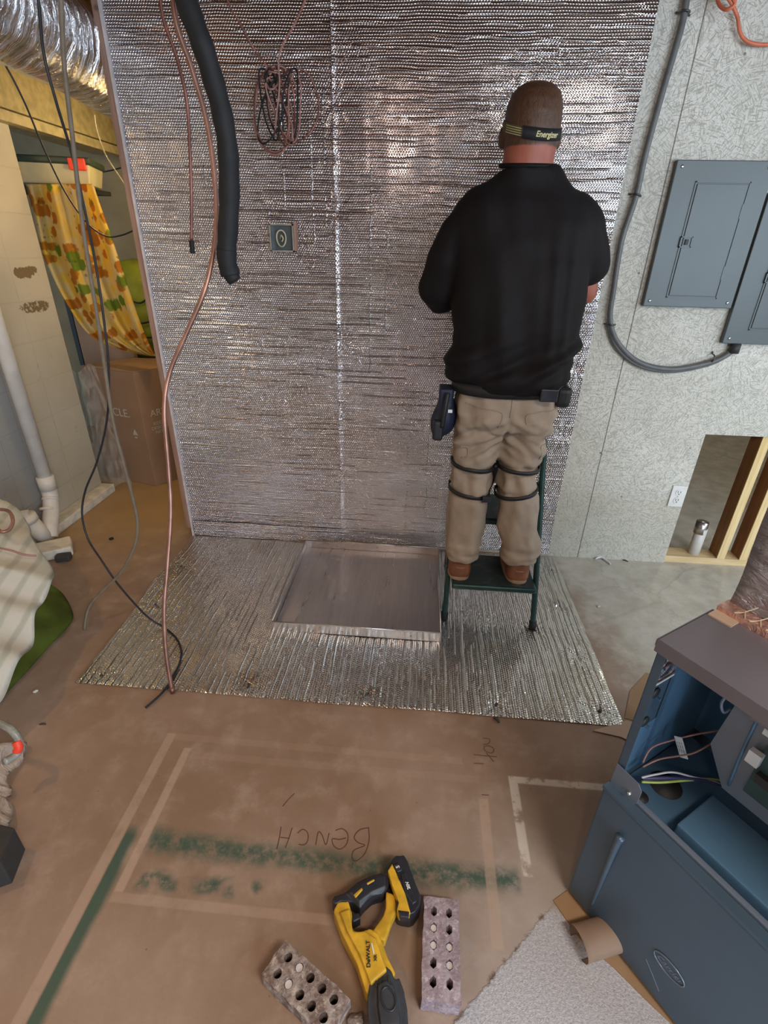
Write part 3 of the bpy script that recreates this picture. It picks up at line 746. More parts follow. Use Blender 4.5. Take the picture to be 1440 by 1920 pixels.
# clear plastic film beside block wall
def filmf(i, j):
    u0 = 133+50*j; u1 = 178+75*j if j < .6 else 223+62*(j-.6)
    p = Vector((u0+(u1-u0)*i, 690+222*j+8*math.sin(i*6), 0))
    y = 3.01+.025*math.sin(i*9+j*7)+.05*N3(i*5, j*9, 0)
    q = wy(p.x, p.y, min(y, 3.035)); q.z = max(q.z, .004); return q
b = B(); grid(b, filmf, 40, 60); own('plastic_film', b, M['film'], 'crumpled clear plastic film between the block wall and the carton', 'plastic film', None, True)
# base curb, fittings, drain pipe
struct('baseboard_left', bevel(box(B(), -2.12, -2.03, 2.24, 2.955, 0, .055), .008), M['chalk'])
t = thing('drain_pipe', 'white plastic drain pipe with cleanout elbow coming down the block wall', 'pipe', (-2.06, 2.40, 0))
obj('pipe', cyl(B(), (-2.066, 2.43, .30), (-2.066, 2.43, 2.70), .036, seg=28), M['pvc'], t, True)
obj('coupling', cyl(B(), (-2.066, 2.43, .255), (-2.066, 2.43, .335), .044, seg=28), M['pvc'], t, True)
b = B(); tube(b, [(-2.066, 2.43, .30), (-2.066, 2.43, .22), (-2.05, 2.38, .14), (-2.03, 2.31, .07), (-2.02, 2.28, .03)], .041, 20, 8); obj('elbow', b, M['pvc'], t, True)
b = B(); cyl(b, (-2.03, 2.265, .02), (-2.055, 2.215, .175), .043, seg=28); cyl(b, (-2.054, 2.217, .165), (-2.058, 2.209, .20), .050, seg=28); obj('cleanout_hub', b, M['pvc'], t, True)
b = bevel(box(B(), -.020, .020, -.020, .020, 0, .028), .004); b.transform(Matrix.Translation((-2.058, 2.209, .199)) @ Matrix.Rotation(.5, 4, 'Z')); obj('plug', b, M['pvc'], t)
for zz in (.205, .16): 
    obj('joint_ring', cyl(B(), (-2.062, 2.42-(.205-zz)*.9, zz), (-2.06, 2.413-(.205-zz)*.9, zz-.010), .0435, seg=24), M['pvc'], t, True)
b = bevel(box(B(), -.095, .095, -.07, .07, 0, .055), .014, 3); b.transform(Matrix.Translation((-1.93, 2.165, 0)) @ Matrix.Rotation(.62, 4, 'Z'))
own('pipe_block', b, M['chalk'], 'chunky white block on the floor in front of the drain elbow', 'block')
b = bevel(box(B(), -.035, .035, -.022, .022, 0, .035), .006); b.transform(Matrix.Translation(fl(121, 1050)) @ Matrix.Rotation(.3, 4, 'Z'))
own('debris_chunk', b, M['debris'], 'small dark block on the floor beside the white pipe block', 'debris')
p = fl(209, 1011); own('rubber_cap', cyl(B(), p, p+Vector((0, 0, .006)), .012, seg=20), M['rubber'], 'tiny round black cap on the brown floor near the wires', 'cap', None, True)

# ================================================================== LEFT FOREGROUND cloths
def blob_cloth(name, fn, nu, nv, mat, label, cat):
    b = B(); grid(b, fn, nu, nv); bmesh.ops.solidify(b, geom=list(b.faces), thickness=.003)
    return own(name, b, mat, label, cat, None, True)
# object under the cloth
def drape(z_top, xr, yr0, yr1, flare, seed, amp):
    def f(i, j):      # i around from far to near, j from top to hem
        y = yr0+(yr1-yr0)*i
        s = min(1, max(0, (j-.35)/.65))
        edge = xr(y)
        x = -2.10+(edge-.06+2.10)*min(1, j/.38)+ s*flare(i)
        z = z_top(i)*(1-s**1.15)+.004
        x += amp*s*math.sin(i*17+seed)+.012*N3(i*9, j*7, seed)
        z += .012*N3(i*7, j*9, seed+3)*(1 if s < .9 else .2)
        y += .02*N3(i*5, j*6, seed+5)
        return (x, y, max(z, .004))
    return f
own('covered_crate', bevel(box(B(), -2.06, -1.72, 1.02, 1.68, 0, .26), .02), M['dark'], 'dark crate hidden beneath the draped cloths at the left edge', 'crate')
def white_f(i, j):
    A0 = [(-20, 945), (30, 955), (55, 985), (65, 1020), (98, 1060), (98, 1100), (80, 1125), (68, 1160), (58, 1200), (40, 1250), (0, 1305), (-40, 1350)]
    S = spline([Vector((a, c_, 0)) for a, c_ in A0], 6); k = i*(len(S)-1); k0 = min(int(k), len(S)-2); p = S[k0].lerp(S[k0+1], k-k0)
    zh = .40-.30*i if i < .3 else .31-.10*(i-.3)/.7*2
    zh = .42-.26*i
    e = fl(p.x, p.y, zh)
    s = j; c_ = Vector((-2.05, e.y*.98+.03, .50-.08*i))
    q = c_.lerp(e, s); q.z = c_.z+(e.z-c_.z)*(s**2.2)
    q.z += .020*math.sin(i*34+j*5)*s+.015*N3(i*8, j*5, 1); q.x += .01*N3(i*8, j*8, 2)*(1-s)
    return q
blob_cloth('white_drop_cloth', white_f, 90, 40, M['ribbed'], 'white ribbed cloth with dark spots draped over the crate, left edge', 'cloth')
def green_f(i, j):
    A0 = [(75, 1085), (115, 1110), (137, 1150), (128, 1175), (90, 1215), (50, 1260), (0, 1313), (-30, 1345)]
    S = spline([Vector((a, c_, 0)) for a, c_ in A0], 6); k = i*(len(S)-1); k0 = min(int(k), len(S)-2); p = S[k0].lerp(S[k0+1], k-k0)
    e = fl(p.x, p.y, .012 if i > .15 else .012+.12*(1-i/.15))
    c_ = Vector((-1.74, 1.70-.65*i, .29))
    q = c_.lerp(e, j); q.z = c_.z+(e.z-c_.z)*(j**.8); q.z += .018*math.sin(i*22+j*3)*j*(1-j)*3
    q.x += .02*math.sin(i*18)*j*(1-j)*2
    q.z = max(q.z, .005); return q
blob_cloth('green_cloth', green_f, 60, 30, M['green_cloth'], 'olive green cloth spilling onto the floor from beneath the white ribbed cloth', 'cloth')
# copper toned cord lying on the white cloth
own('cord', tube(B(), [fl(-10, 955, .50), fl(15, 958, .50), fl(24, 975, .49), fl(18, 992, .47), fl(2, 997, .47), fl(-8, 985, .47)], .007, 10), M['copper'], 'pinkish coiled tube end resting on the white ribbed cloth', 'tube', None, True)
own('cord', tube(B(), [fl(-10, 1026, .45), fl(20, 1032, .44), fl(45, 1040, .42), fl(68, 1042, .40)], .004, 8), M['wire_pink'], 'thin pink wire lying across the white ribbed cloth', 'wire', None, True)
# paper bag and hose, dark box
def bagf(i, j):
    A0 = [(-30, 1392), (10, 1394), (51, 1393), (40, 1425), (14, 1462), (23, 1476), (22, 1488), (10, 1496), (23, 1512), (22, 1545), (0, 1560), (-20, 1570)]
    S = spline([Vector((a, c_, 0)) for a, c_ in A0], 5); k = i*(len(S)-1); k0 = min(int(k), len(S)-2); p = S[k0].lerp(S[k0+1], k-k0)
    e = fl(p.x, p.y, .02); c_ = Vector((-1.34, .86-.1*i, .16))
    q = c_.lerp(e, j); q.z = c_.z+(e.z-c_.z)*(j**1.6)+.02*N3(i*12, j*7, 0)*(1-j)+.01*math.sin(i*40)*j
    q.z = max(q.z, .004); return q
blob_cloth('paper_bag', bagf, 70, 20, M['paper_bag'], 'crumpled cream paper bag on the floor at the left edge', 'bag')
t = thing('clear_hose', 'short grey translucent hose with a red end arching over the paper bag', 'hose', fl(20, 1400, 0))
hp = [(-25, 1352, .20), (5, 1359, .21), (25, 1372, .20), (37, 1393, .17), (30, 1415, .14), (8, 1428, .15)]
obj('hose', tube(B(), [fl(*p) for p in hp], .011, 12), M['hose'], t, True)
obj('red_band', tube(B(), [fl(31, 1390, .18), fl(35, 1400, .165), fl(32, 1409, .152)], .0122, 12), M['red'], t, True)
b = B(); P_ = [fl(-60, 1530, .10), fl(27, 1552, .10), fl(0, 1616, .10), fl(-70, 1640, .10)]
c_ = [Vector((p.x, p.y, 0)) for p in P_]
hexa(b, c_[::-1]+[Vector((p.x, p.y, .10)) for p in P_][::-1]); bevel(b, .004)
own('tool_case', b, M['dark'], 'black case corner on the floor below the crumpled paper bag', 'case')

# ================================================================== HANGING LINES
def hang(name, pts, r, mat, label, cat, parts=None, seg=10):
    return own(name, tube(B(), pts, r, seg, 10), mat, label, cat, None, True)
t = thing('copper_line', 'long copper refrigerant pipe hanging from the ceiling down to the floor foil', 'pipe', fl(322, 1302, 0))
cl = [(322, -60, 1.75), (330, 40, 1.75), (360, 130, 1.78), (388, 230, 1.8), (403, 340, 1.8), (404, 440, 1.8), (385, 540, 1.75), (345, 635, 1.72), (318, 700, 1.7), (308, 770, 1.66), (316, 880, 1.6), (320, 960, 1.55), (314, 1060, 1.46), (308, 1140, 1.40), (311, 1220, 1.35), (322, 1292, 1.31)]
obj('pipe', tube(B(), [wy(*p) for p in cl], .0078, 12, 10), M['copper'], t, True)
q = wy(322, 1295, 1.305)
obj('pipe_tip', cyl(B(), q+Vector((0, .004, .012)), q+Vector((.002, 0, -.010)), .011, .009, seg=14), M['copper_dark'], t, True)
t = thing('thin_copper_line', 'thin copper tube with black tip hanging left of the thick copper pipe', 'pipe', wy(360, 470, 2.0))
sl = [(296, -60, 1.95), (305, 30, 1.95), (332, 110, 1.97), (350, 190, 1.98), (356, 280, 2.0), (359, 370, 2.0), (359, 452, 2.0)]
obj('pipe', tube(B(), [wy(*p) for p in sl], .0055, 10, 8), M['copper_dark'], t, True)
obj('black_cap', tube(B(), [wy(359, 452, 2.0), wy(360, 462, 2.0), wy(361, 475, 2.0)], .009, 10, 4), M['rubber'], t, True)
t = thing('insulated_line', 'thick black foam insulated line hanging from the ceiling before the foil wall', 'pipe', wy(430, 525, 1.75))
il = [(330, -60, 1.7), (352, 10, 1.7), (378, 80, 1.7), (400, 150, 1.72), (418, 220, 1.73), (428, 290, 1.74), (430, 370, 1.75), (427, 440, 1.75), (425, 485, 1.75), (433, 517, 1.75)]
obj('foam_sleeve', tube(B(), [wy(*p) for p in il], .0285, 20, 10, rf=lambda s: 1+.04*math.sin(s*60)+.05*(s > .55)), M['rubber'], t, True)
obj('tape_wrap', tube(B(), [wy(425, 468, 1.75), wy(426, 490, 1.75), wy(433, 514, 1.75), wy(441, 527, 1.75)], .031, 18, 6, rf=lambda s: 1-.35*s*s), M['rubber'], t, True)
hang('black_cable', [wy(*p) for p in [(62, -60, 1.7), (72, 0, 1.7), (82, 100, 1.72), (105, 190, 1.74), (135, 290, 1.78), (160, 400, 1.8), (180, 500, 1.82), (196, 610, 1.82), (204, 700, 1.82), (200, 790, 1.82), (182, 865, 1.82), (160, 920, 1.82), (154, 965, 1.80), (165, 1010, 1.78), (190, 1050, 1.74), (225, 1100, 1.70), (275, 1155, 1.65)]]+[fl(310, 1178, .012), fl(333, 1200, .012), fl(340, 1230, .012), fl(325, 1270, .012), fl(303, 1300, .010), fl(273, 1327, .006)], .0042, M['black_cable'], 'long black cable hanging at left and ending on the floor foil', 'cable')
hang('tan_cable', [wy(*p) for p in [(108, -60, 1.66), (114, 0, 1.66), (120, 120, 1.68), (135, 250, 1.7), (152, 400, 1.72), (170, 520, 1.73), (185, 610, 1.74), (198, 700, 1.75), (212, 790, 1.75), (232, 870, 1.75), (248, 930, 1.75), (258, 985, 1.74), (250, 1030, 1.72), (225, 1075, 1.70), (190, 1110, 1.67), (166, 1140, 1.64), (158, 1180, 1.60)]], .0065, M['tan_cable'], 'thick tan cable hanging at left and curling above the brown floor', 'cable')
hang('thin_wire', [wy(*p) for p in [(-30, 80, 2.1), (5, 115, 2.15), (45, 190, 2.2), (85, 285, 2.28), (125, 365, 2.36), (165, 420, 2.44), (200, 443, 2.52), (228, 441, 2.58), (252, 432, 2.62), (280, 425, 2.66)]], .0035, M['black_cable'], 'thin black wire sagging past the floral cloth to the end stud', 'wire')
hang('thin_wire', [wy(*p) for p in [(177, 215, 2.75), (182, 245, 2.75), (198, 290, 2.72), (222, 328, 2.70), (238, 352, 2.68)]], .0025, M['white_cable'], 'short cream wire dangling under the air duct', 'wire')
hang('thin_wire', [wy(*p) for p in [(180, 325, 3.8), (215, 318, 3.75), (245, 308, 3.7)]], .004, M['black_cable'], 'dark wire on the far wall right of the tote', 'wire')
# coil of wire on the foil wall
t = thing('wire_coil', 'tangled coil of brown and black wire hanging against the foil wall', 'wire coil', wy(525, 290, 2.36))
def loop(cu, cv, ru, rv, tilt, y, mat, r=.0032, name='loop', n=12):
    pts = []
    for k in range(n):
        a = 2*math.pi*k/n; x_, y_ = ru*math.cos(a), rv*math.sin(a)
        pts.append(wy(cu+x_*math.cos(tilt)-y_*math.sin(tilt)+random.uniform(-2, 2), cv+x_*math.sin(tilt)+y_*math.cos(tilt)+random.uniform(-2, 2), y+.014*math.sin(a*2+cu)))
    obj(name, tube(B(), pts, r, 8, 5, closed=True), mat, t, True)
for a in [(515, 205, 38, 80, -.03, 2.375, 'copper_dark'), (518, 207, 41, 84, .05, 2.385, 'wire_pink'), (555, 195, 42, 68, .0, 2.39, 'copper_dark'), (505, 195, 12, 70, -.2, 2.36, 'rubber'), (518, 198, 14, 74, -.22, 2.365, 'copper_dark'),
          (512, 190, 10, 60, -.12, 2.35, 'rubber'), (528, 200, 17, 76, -.30, 2.37, 'copper_dark'), (545, 198, 14, 72, .06, 2.355, 'rubber'), (552, 200, 12, 66, .04, 2.36, 'wire_pink'), (524, 205, 12, 62, -.38, 2.345, 'wire_pink'), (512, 205, 22, 66, .30, 2.35, 'rubber'), (510, 150, 13, 17, 0, 2.34, 'wire_pink'), (508, 145, 11, 13, .2, 2.338, 'rubber')]:
    loop(*a[:6], M[a[6]])
obj('strand', tube(B(), [wy(*p) for p in [(415, -50, 2.2), (428, 5, 2.25), (450, 45, 2.3), (475, 90, 2.34), (498, 122, 2.35), (500, 150, 2.36)]], .0035, 8, 8), M['copper_dark'], t, True)
obj('strand', tube(B(), [wy(*p) for p in [(585, -50, 2.25), (572, 0, 2.28), (552, 45, 2.32), (530, 85, 2.34), (522, 115, 2.34), (524, 160, 2.34), (518, 220, 2.34), (516, 255, 2.35)]], .0035, 8, 8), M['wire_pink'], t, True)

# ================================================================== DRAIN PAN
t = thing('drain_pan', 'square galvanised sheet metal pan lying on the floor foil', 'pan', (-.23, 2.02, .008))
PX0, PX1, PY0, PY1, PZ = -.592, .135, 1.683, 2.372, .056
pz0 = .0095
def wallbox(x0, x1, y0, y1): return box(B(), x0, x1, y0, y1, pz0, PZ)
obj('pan_bottom', grid(B(), lambda i, j: (PX0+.002+(PX1-PX0-.004)*i, PY0+.002+(PY1-PY0-.004)*j, pz0+.002+.004*math.sin(i*3.1)*math.sin(j*3.1)+.0012*N3(i*4, j*4, 0)), 30, 30), M['galv'], t, True)
obj('pan_side', wallbox(PX0, PX1, PY0-.001, PY0), M['galv'], t)
obj('pan_side', wallbox(PX0, PX1, PY1, PY1+.001), M['galv'], t)
obj('pan_side', wallbox(PX0-.001, PX0, PY0, PY1), M['galv'], t)
obj('pan_side', wallbox(PX1, PX1+.001, PY0, PY1), M['galv'], t)
b = B()
rim = [(PX0, PY0), (PX1, PY0), (PX1, PY1), (PX0, PY1)]
for k in range(4):
    a_, c_ = rim[k], rim[(k+1) % 4]; cyl(b, (a_[0], a_[1], PZ), (c_[0], c_[1], PZ), .0028, seg=8)
obj('rim', b, M['galv'], t, True)
for (ta, tb_) in ((PX0+.002, PX0+.028), (PX1-.028, PX1-.002)): obj('corner_tab', box(B(), ta, tb_, PY1-.0035, PY1-.0005, pz0+.002, PZ), M['galv'], t)

# ================================================================== STEP STOOL
t = thing('step_stool', 'dark green folding two-step stool under the man, beside the metal pan', 'step stool', (.35, 1.95, 0))
b = B(); sx0, sx1 = .158, .551
lf = [(sx0, 1.845, .012), (sx0+.004, 1.90, .22), (sx0+.012, 2.00, .62), (sx0+.02, 2.035, .78), (sx0+.05, 2.05, .845), (sx0+.10, 2.055, .86), (sx1-.12, 2.055, .86), (sx1-.06, 2.05, .845), (sx1-.035, 2.035, .78), (sx1-.025, 2.00, .62), (sx1-.008, 1.88, .22), (sx1, 1.825, .012)]
tube(b, lf, .0125, 14, 8); obj('front_frame', b, M['stool_green'], t, True)
for lx in (sx0+.02, sx1-.035):
    obj('rear_leg', tube(B(), [(lx, 2.02, .62), (lx, 2.30, .012)], .010, 12, 4), M['stool_green'], t, True)
    obj('side_brace', tube(B(), [(lx+.005, 1.93, .30), (lx+.002, 2.12, .44)], .007, 10, 3), M['stool_green'], t, True)
b = bevel(box(B(), sx0+.015, sx1-.018, 1.80, 2.06, .200, .226), .012, 3); tr = obj('lower_tread', b, M['stool_green'], t)
sub('tread_mat', bevel(box(B(), sx0+.025, sx1-.028, 1.812, 2.048, .2262, .2292), .001), M['tread'], tr)
b = bevel(box(B(), sx0+.03, sx1-.035, 1.985, 2.26, .425, .451), .012, 3); tr = obj('upper_tread', b, M['stool_green'], t)
sub('tread_mat', bevel(box(B(), sx0+.04, sx1-.045, 1.995, 2.25, .4512, .4542), .001), M['tread'], tr)
for p in ((sx0, 1.845), (sx1, 1.825)):
    obj('foot_cap', cyl(B(), (p[0], p[1], .004), (p[0], p[1]+.008, .035), .016, seg=14), M['rubber'], t, True)

# ================================================================== MAN
man = thing('person', 'man seen from behind on the step stool, black t-shirt, khaki trousers, headlamp strap', 'person', (.33, 1.9, .229))
def cap(b, p0, r0, p1, r1, seg=14):
    ball(b, p0, r0, seg); ball(b, p1, r1, seg); cyl(b, p0, p1, r0, r1, seg)
def chain(b, pts, seg=14):
    for (p0, r0), (p1, r1) in zip(pts[:-1], pts[1:]): cap(b, p0, r0, p1, r1, seg)
def loft(b, rings, seg=40, e=2.3):
    R = []
    for (cx, cy, cz, rx, ry) in rings:
        ring = []
        for k in range(seg):
            a = 2*math.pi*k/seg; c_, s_ = math.cos(a), math.sin(a)
            ring.append(b.verts.new((cx+rx*math.copysign(abs(c_)**(2/e), c_), cy+ry*math.copysign(abs(s_)**(2/e), s_), cz)))
        R.append(ring)
    for A1, A2 in zip(R[:-1], R[1:]):
        for k in range(seg):
            j = (k+1) % seg; b.faces.new((A1[k], A1[j], A2[j], A2[k]))
    b.faces.new(list(reversed(R[0]))); b.faces.new(R[-1])
HX, HY = .300, 2.02     # head centre
b = B()
# trunk, neck
loft(b, [(.315, 1.95, .95, .15, .12), (.312, 1.95, 1.05, .165, .13), (.308, 1.97, 1.25, .165, .125), (.30, 1.98, 1.42, .185, .12), (.295, 1.985, 1.54, .19, .105), (.293, 1.99, 1.60, .16, .085), (.292, 1.99, 1.65, .095, .072)])
chain(b, [((.294, 1.985, 1.60), .072), ((.296, 1.99, 1.70), .076), ((.297, 2.0, 1.76), .076)])
# head: skull, jaw, ears, nose
loft(b, [(.297, 1.985, 1.68, .080, .080), (.297, 1.985, 1.72, .079, .080), (.297, 1.990, 1.76, .079, .084), (HX, 2.002, 1.80, .082, .094), (HX, 2.012, 1.84, .086, .103), (HX, 2.018, 1.875, .0875, .106), (HX, 2.02, 1.905, .084, .101), (HX, 2.02, 1.930, .074, .088), (HX, 2.02, 1.947, .056, .066), (HX, 2.02, 1.957, .030, .036)], 36, 2.15)
ball(b, (HX+.003, HY+.018, 1.815), .1, 28, sx=.78, sy=.86, sz=.80)
ball(b, (HX-.004, HY+.035, 1.772), .07, 24, sx=.88, sy=.85, sz=.72)
for s_ in (-1, 1):
    ball(b, (HX+s_*.088, HY+.010, 1.822), .032, 14, sx=.35, sy=.62, sz=1.0, rot=Matrix.Rotation(-s_*.35, 4, 'Z'))
ball(b, (HX-.01, HY+.112, 1.825), .018, 12, sx=.8, sz=1.4); ball(b, (HX-.01, HY+.088, 1.778), .022, 12, sx=1.3, sz=.5)
# arms: shoulder, elbow, wrist
for (S_, E_, W_) in (((.135, 1.99, 1.55), (.042, 2.045, 1.355), (.12, 2.295, 1.42)), ((.475, 1.99, 1.56), (.560, 2.02, 1.375), (.535, 2.27, 1.44))):
    chain(b, [(S_, .056), (tuple((Vector(S_)+Vector(E_))/2), .050), (E_, .043)])
    mid = Vector(E_).lerp(Vector(W_), .3); chain(b, [(E_, .043), (tuple(mid), .046), (W_, .027)])
    Wv = Vector(W_); d = Vector((.0, .75, .5)).normalized(); sd = Vector((1, 0, 0)); up_ = Vector((0, .5, -.75)).normalized()
    # palm
    side = 1 if S_[0] < .3 else -1
    for k in range(4):
        off = sd*(-.030+.020*k); cap(b, tuple(Wv+off*.55+d*.012), .0155, tuple(Wv+off+d*.085), .0125, 10)
    for k, ln in enumerate([.062, .074, .078, .066] if side < 0 else [.066, .078, .074, .062]):
        a0 = Wv+sd*(-.030+.020*k)+d*.088; d1 = (d+up_*.15).normalized(); d2 = (d-Vector((0, -.6, .35))*-.5).normalized()
        a1 = a0+d*ln*.45; a2 = a1+(d+Vector((0, .5, -.35))).normalized()*ln*.32; a3 = a2+(d+Vector((0, .6, -.8))).normalized()*ln*.25
        chain(b, [(tuple(a0), .0098), (tuple(a1), .0092), (tuple(a2), .0085), (tuple(a3), .0075)], 10)
    th0 = Wv+sd*side*.028+d*.022; th1 = th0+(sd*side*.7+d*.7)*.040; th2 = th1+(sd*side*.25+d)*.030
    chain(b, [(tuple(th0), .0145), (tuple(th1), .0115), (tuple(th2), .0095)], 10)
# legs
for (hx, kx, ax) in ((.235, .218, .207), (.395, .405, .450)):
    chain(b, [((hx, 1.95, .97), .085), ((kx, 1.955, .69), .058), ((kx-.002, 1.93, .56), .052), ((ax, 1.875, .33), .040), ((ax, 1.885, .29), .038), ((ax, 2.0, .262), .03)])
body = baked(b, .0042, 4)
obj('body', body, M['skin'], man, True)

# shirt
def fold(bm, fn):
    bm.normal_update(); ds = [(v, v.normal.copy(), fn(v.co)) for v in bm.verts]
    for v, n, d in ds: v.co += n*d
    return bm
b = B()
loft(b, [(.318, 1.945, 1.045, .208, .158), (.315, 1.945, 1.10, .222, .170), (.315, 1.95, 1.20, .222, .170), (.315, 1.955, 1.32, .222, .165), (.310, 1.965, 1.43, .228, .158), (.303, 1.975, 1.52, .236, .146), (.300, 1.98, 1.58, .238, .130), (.299, 1.985, 1.63, .222, .112), (.299, 1.988, 1.67, .180, .098), (.299, 1.988, 1.705, .125, .090), (.298, 1.988, 1.738, .091, .086)], 48, 2.35)
chain(b, [((.155, 1.985, 1.585), .085), ((.112, 1.99, 1.53), .088), ((.072, 2.00, 1.47), .084), ((.042, 2.03, 1.375), .073), ((.055, 2.06, 1.345), .066)], 20)
chain(b, [((.445, 1.985, 1.60), .085), ((.495, 1.985, 1.56), .086), ((.532, 1.99, 1.50), .078), ((.552, 2.0, 1.455), .070)], 20)
sh = baked(b, .0075, 14)
# hem cut lines: sleeve end of the right arm and shirt tail
def shirt_fold(p):
    x, y, z = p; f = 0.0
    low = max(0.0, min(1.0, (1.33-z)/.2))
    f += .011*N3(x*14+z*2.0, y*6, z*3.0, 1)+.008*N3(x*6+z*9, y*3, z*7-x*5, 12)
    f += .030*low*N3((x-z)*5.5, y*3, (z-x*.45)*20, 2)
    f += .006*N3(x*22, y*8, z*8, 3)*low
    # long drag folds from the shoulder blades
    g = math.exp(-((x-.40-(1.5-z)*.05)/.02)**2)+.8*math.exp(-((x-.45-(1.5-z)*.02)/.016)**2)+.6*math.exp(-((x-.22-(1.5-z)*.10)/.03)**2)
    if y < 1.95: f += .015*g*max(0, min(1, (z-1.12)/.12))*max(0, min(1, (1.60-z)/.14))
    side = math.exp(-((z-1.17-.55*(x-.45))/.022)**2)*max(0, min(1, (x-.30)/.1))
    if y < 1.98: f += .020*side
    f += .010*math.exp(-((z-1.09)/.03)**2)*(1+.5*N3(x*9, 0, 0))
    return f
fold(sh, shirt_fold)
SH = obj('t_shirt', sh, M['shirt'], man, True, label='black short-sleeved t-shirt')
sub('collar', tube(B(), [(.298+.087*math.cos(a), 1.988+.083*math.sin(a), 1.741+.008*math.sin(a)) for a in [k*math.pi/8 for k in range(16)]], .0065, 8, 3, closed=True), M['shirt'], SH, True)
# trousers
b = B()
loft(b, [(.318, 1.935, .90, .175, .120), (.318, 1.928, .95, .193, .142), (.318, 1.930, 1.00, .192, .140), (.318, 1.94, 1.07, .185, .135), (.317, 1.945, 1.10, .178, .13)], 40, 2.3)
for (hx, k1, kx, m_, ax) in ((.228, .222, .218, .212, .209), (.400, .402, .404, .425, .450)):
    s_ = -1 if hx < .3 else 1
    loft(b, [(ax, 1.870, .334, .070, .076), (ax, 1.872, .350, .073, .079), (ax-.001, 1.878, .41, .081, .085), (m_, 1.895, .48, .085, .088), (m_, 1.915, .57, .083, .086), (kx, 1.935, .655, .083, .086), (kx, 1.94, .70, .080, .086), (k1, 1.94, .78, .090, .098), (hx, 1.937, .88, .097, .112), (hx, 1.935, .96, .098, .118)], 32, 2.2)
    ball(b, (hx+s_*.0, 1.905, .955), .098, 24, sx=.96, sy=1.08, sz=.95)
pt = baked(b, .0062, 5)
def pant_fold(p):
    x, y, z = p; f = .008*N3(x*9, y*9, z*5, 5)
    k = math.exp(-((z-.69)/.07)**2); f += .024*k*N3(x*24, y*14, z*16, 6)
    th = math.exp(-((z-.87)/.09)**2); f += .024*th*N3((x+abs(z)*.0)*7, y*5, (z+abs(x-.318)*.6)*30, 7)
    f += .014*math.exp(-((z-.37)/.05)**2)*N3(x*12, y*12, z*40, 8)+.014*N3(x*16, y*16, z*2.2, 9)+.005*N3((x+z*.5)*30, y*20, z*14, 10)
    for zs in (.735, .625): f -= .009*math.exp(-((z-zs-.01*math.sin(x*20))/.012)**2)
    if y < 1.92 and abs(x-.318) < .05: f -= .010*math.exp(-((x-.318)/.010)**2)*max(0, min(1, (1.03-z)/.08))*(z > .84)
    return f
fold(pt, pant_fold)
PT = obj('trousers', pt, M['khaki'], man, True, label='khaki work trousers')
# pockets and seams follow the seat surface
def back_y(x, z):   # rough surface of the seat
    return 1.935-.125*max(0.0, 1-((x-(.228 if x < .318 else .405))/.12)**2)**.5
def pocket(xa, xb, zt, zb):
    pts_ = []
    b_ = B(); seq = [(xa, zt), (xb, zt), (xb, zb), ((xa+xb)/2, zb-.012), (xa, zb), (xa, zt)]
    tube(b_, [(x_, back_y(x_, z_)-.008, z_) for x_, z_ in seq], .0022, 6, 4); return b_
from mathutils.bvhtree import BVHTree
def surf_tree(o):
    me = o.data; off = man.location
    return BVHTree.FromPolygons([v.co+off for v in me.vertices], [p.vertices[:] for p in me.polygons])
TP = surf_tree(PT); TS = surf_tree(SH)
def snap(tree, x, z, d=.0015, y0=1.3):
    h = tree.ray_cast(Vector((x, y0, z)), Vector((0, 1, 0)))
    return Vector((x, (h[0].y if h[0] else 1.85)-d, z))
def seam(tree, pts, r=.0016, n=5):
    P_ = spline([Vector((x_, 0, z_)) for x_, z_ in pts], n); return tube(B(), [snap(tree, p.x, p.z) for p in P_], r, 6, 1, smooth=False)
sub('pocket', seam(TP, [(.16, 1.005), (.20, .998), (.285, .990), (.280, .93)], .002), M['khaki'], PT, True)
sub('pocket', seam(TP, [(.475, .995), (.42, .992), (.375, .985), (.378, .95)], .002), M['khaki'], PT, True)
sub('center_seam', seam(TP, [(.318, 1.045), (.318, 1.0), (.317, .97)], .0022), M['khaki'], PT, True)
sub('cargo_flap', seam(TP, [(.158, .83), (.185, .83), (.187, .795), (.165, .785)], .003), M['khaki'], PT, True)
sub('cargo_flap', seam(TP, [(.492, .83), (.470, .83), (.468, .79), (.485, .78)], .003), M['khaki'], PT, True)
# shirt tail visible under the belt + belt
def ring_band(tree_list, cx, cy, rx, ry, z, hh, th, name, mat, parent, tiltx=0.0, e=2.3, a0=0, a1=2*math.pi, n=72):
    b_ = B(); rows = []
    for k in range(n):
        a = a0+(a1-a0)*k/n if a1-a0 > 6.2 else a0+(a1-a0)*k/(n-1); c_, s_ = math.cos(a), math.sin(a)
        ux = math.copysign(abs(c_)**(2/e), c_); uy = math.copysign(abs(s_)**(2/e), s_)
        zz = z+tiltx*(ux*rx)
        rows.append([b_.verts.new((cx+(rx+o_)*ux, cy+(ry+o_)*uy, zz+h_)) for o_, h_ in ((0, -hh), (th, -hh), (th, hh), (0, hh))])
    N_ = n if a1-a0 > 6.2 else n-1
    for k in range(N_):
        A1, A2 = rows[k], rows[(k+1) % n]
        for m_ in range(4): b_.faces.new((A1[m_], A2[m_], A2[(m_+1) % 4], A1[(m_+1) % 4]))
    return obj(name, b_, mat, parent, True)
BT = ring_band(None, .318, 1.942, .200, .152, 1.058, .020, .008, 'tool_belt', M['nylon'], man, .02)
q = Vector((.432, 1.942-.158, 1.06))
sub('buckle', bevel(box(B(), q.x-.026, q.x+.034, q.y-.018, q.y+.002, q.z-.022, q.z+.022), .004), M['tool_black'], BT)
sub('belt_pad', bevel(box(B(), .478, .532, 1.83, 1.98, 1.00, 1.075), .020, 3), M['nylon'], BT)
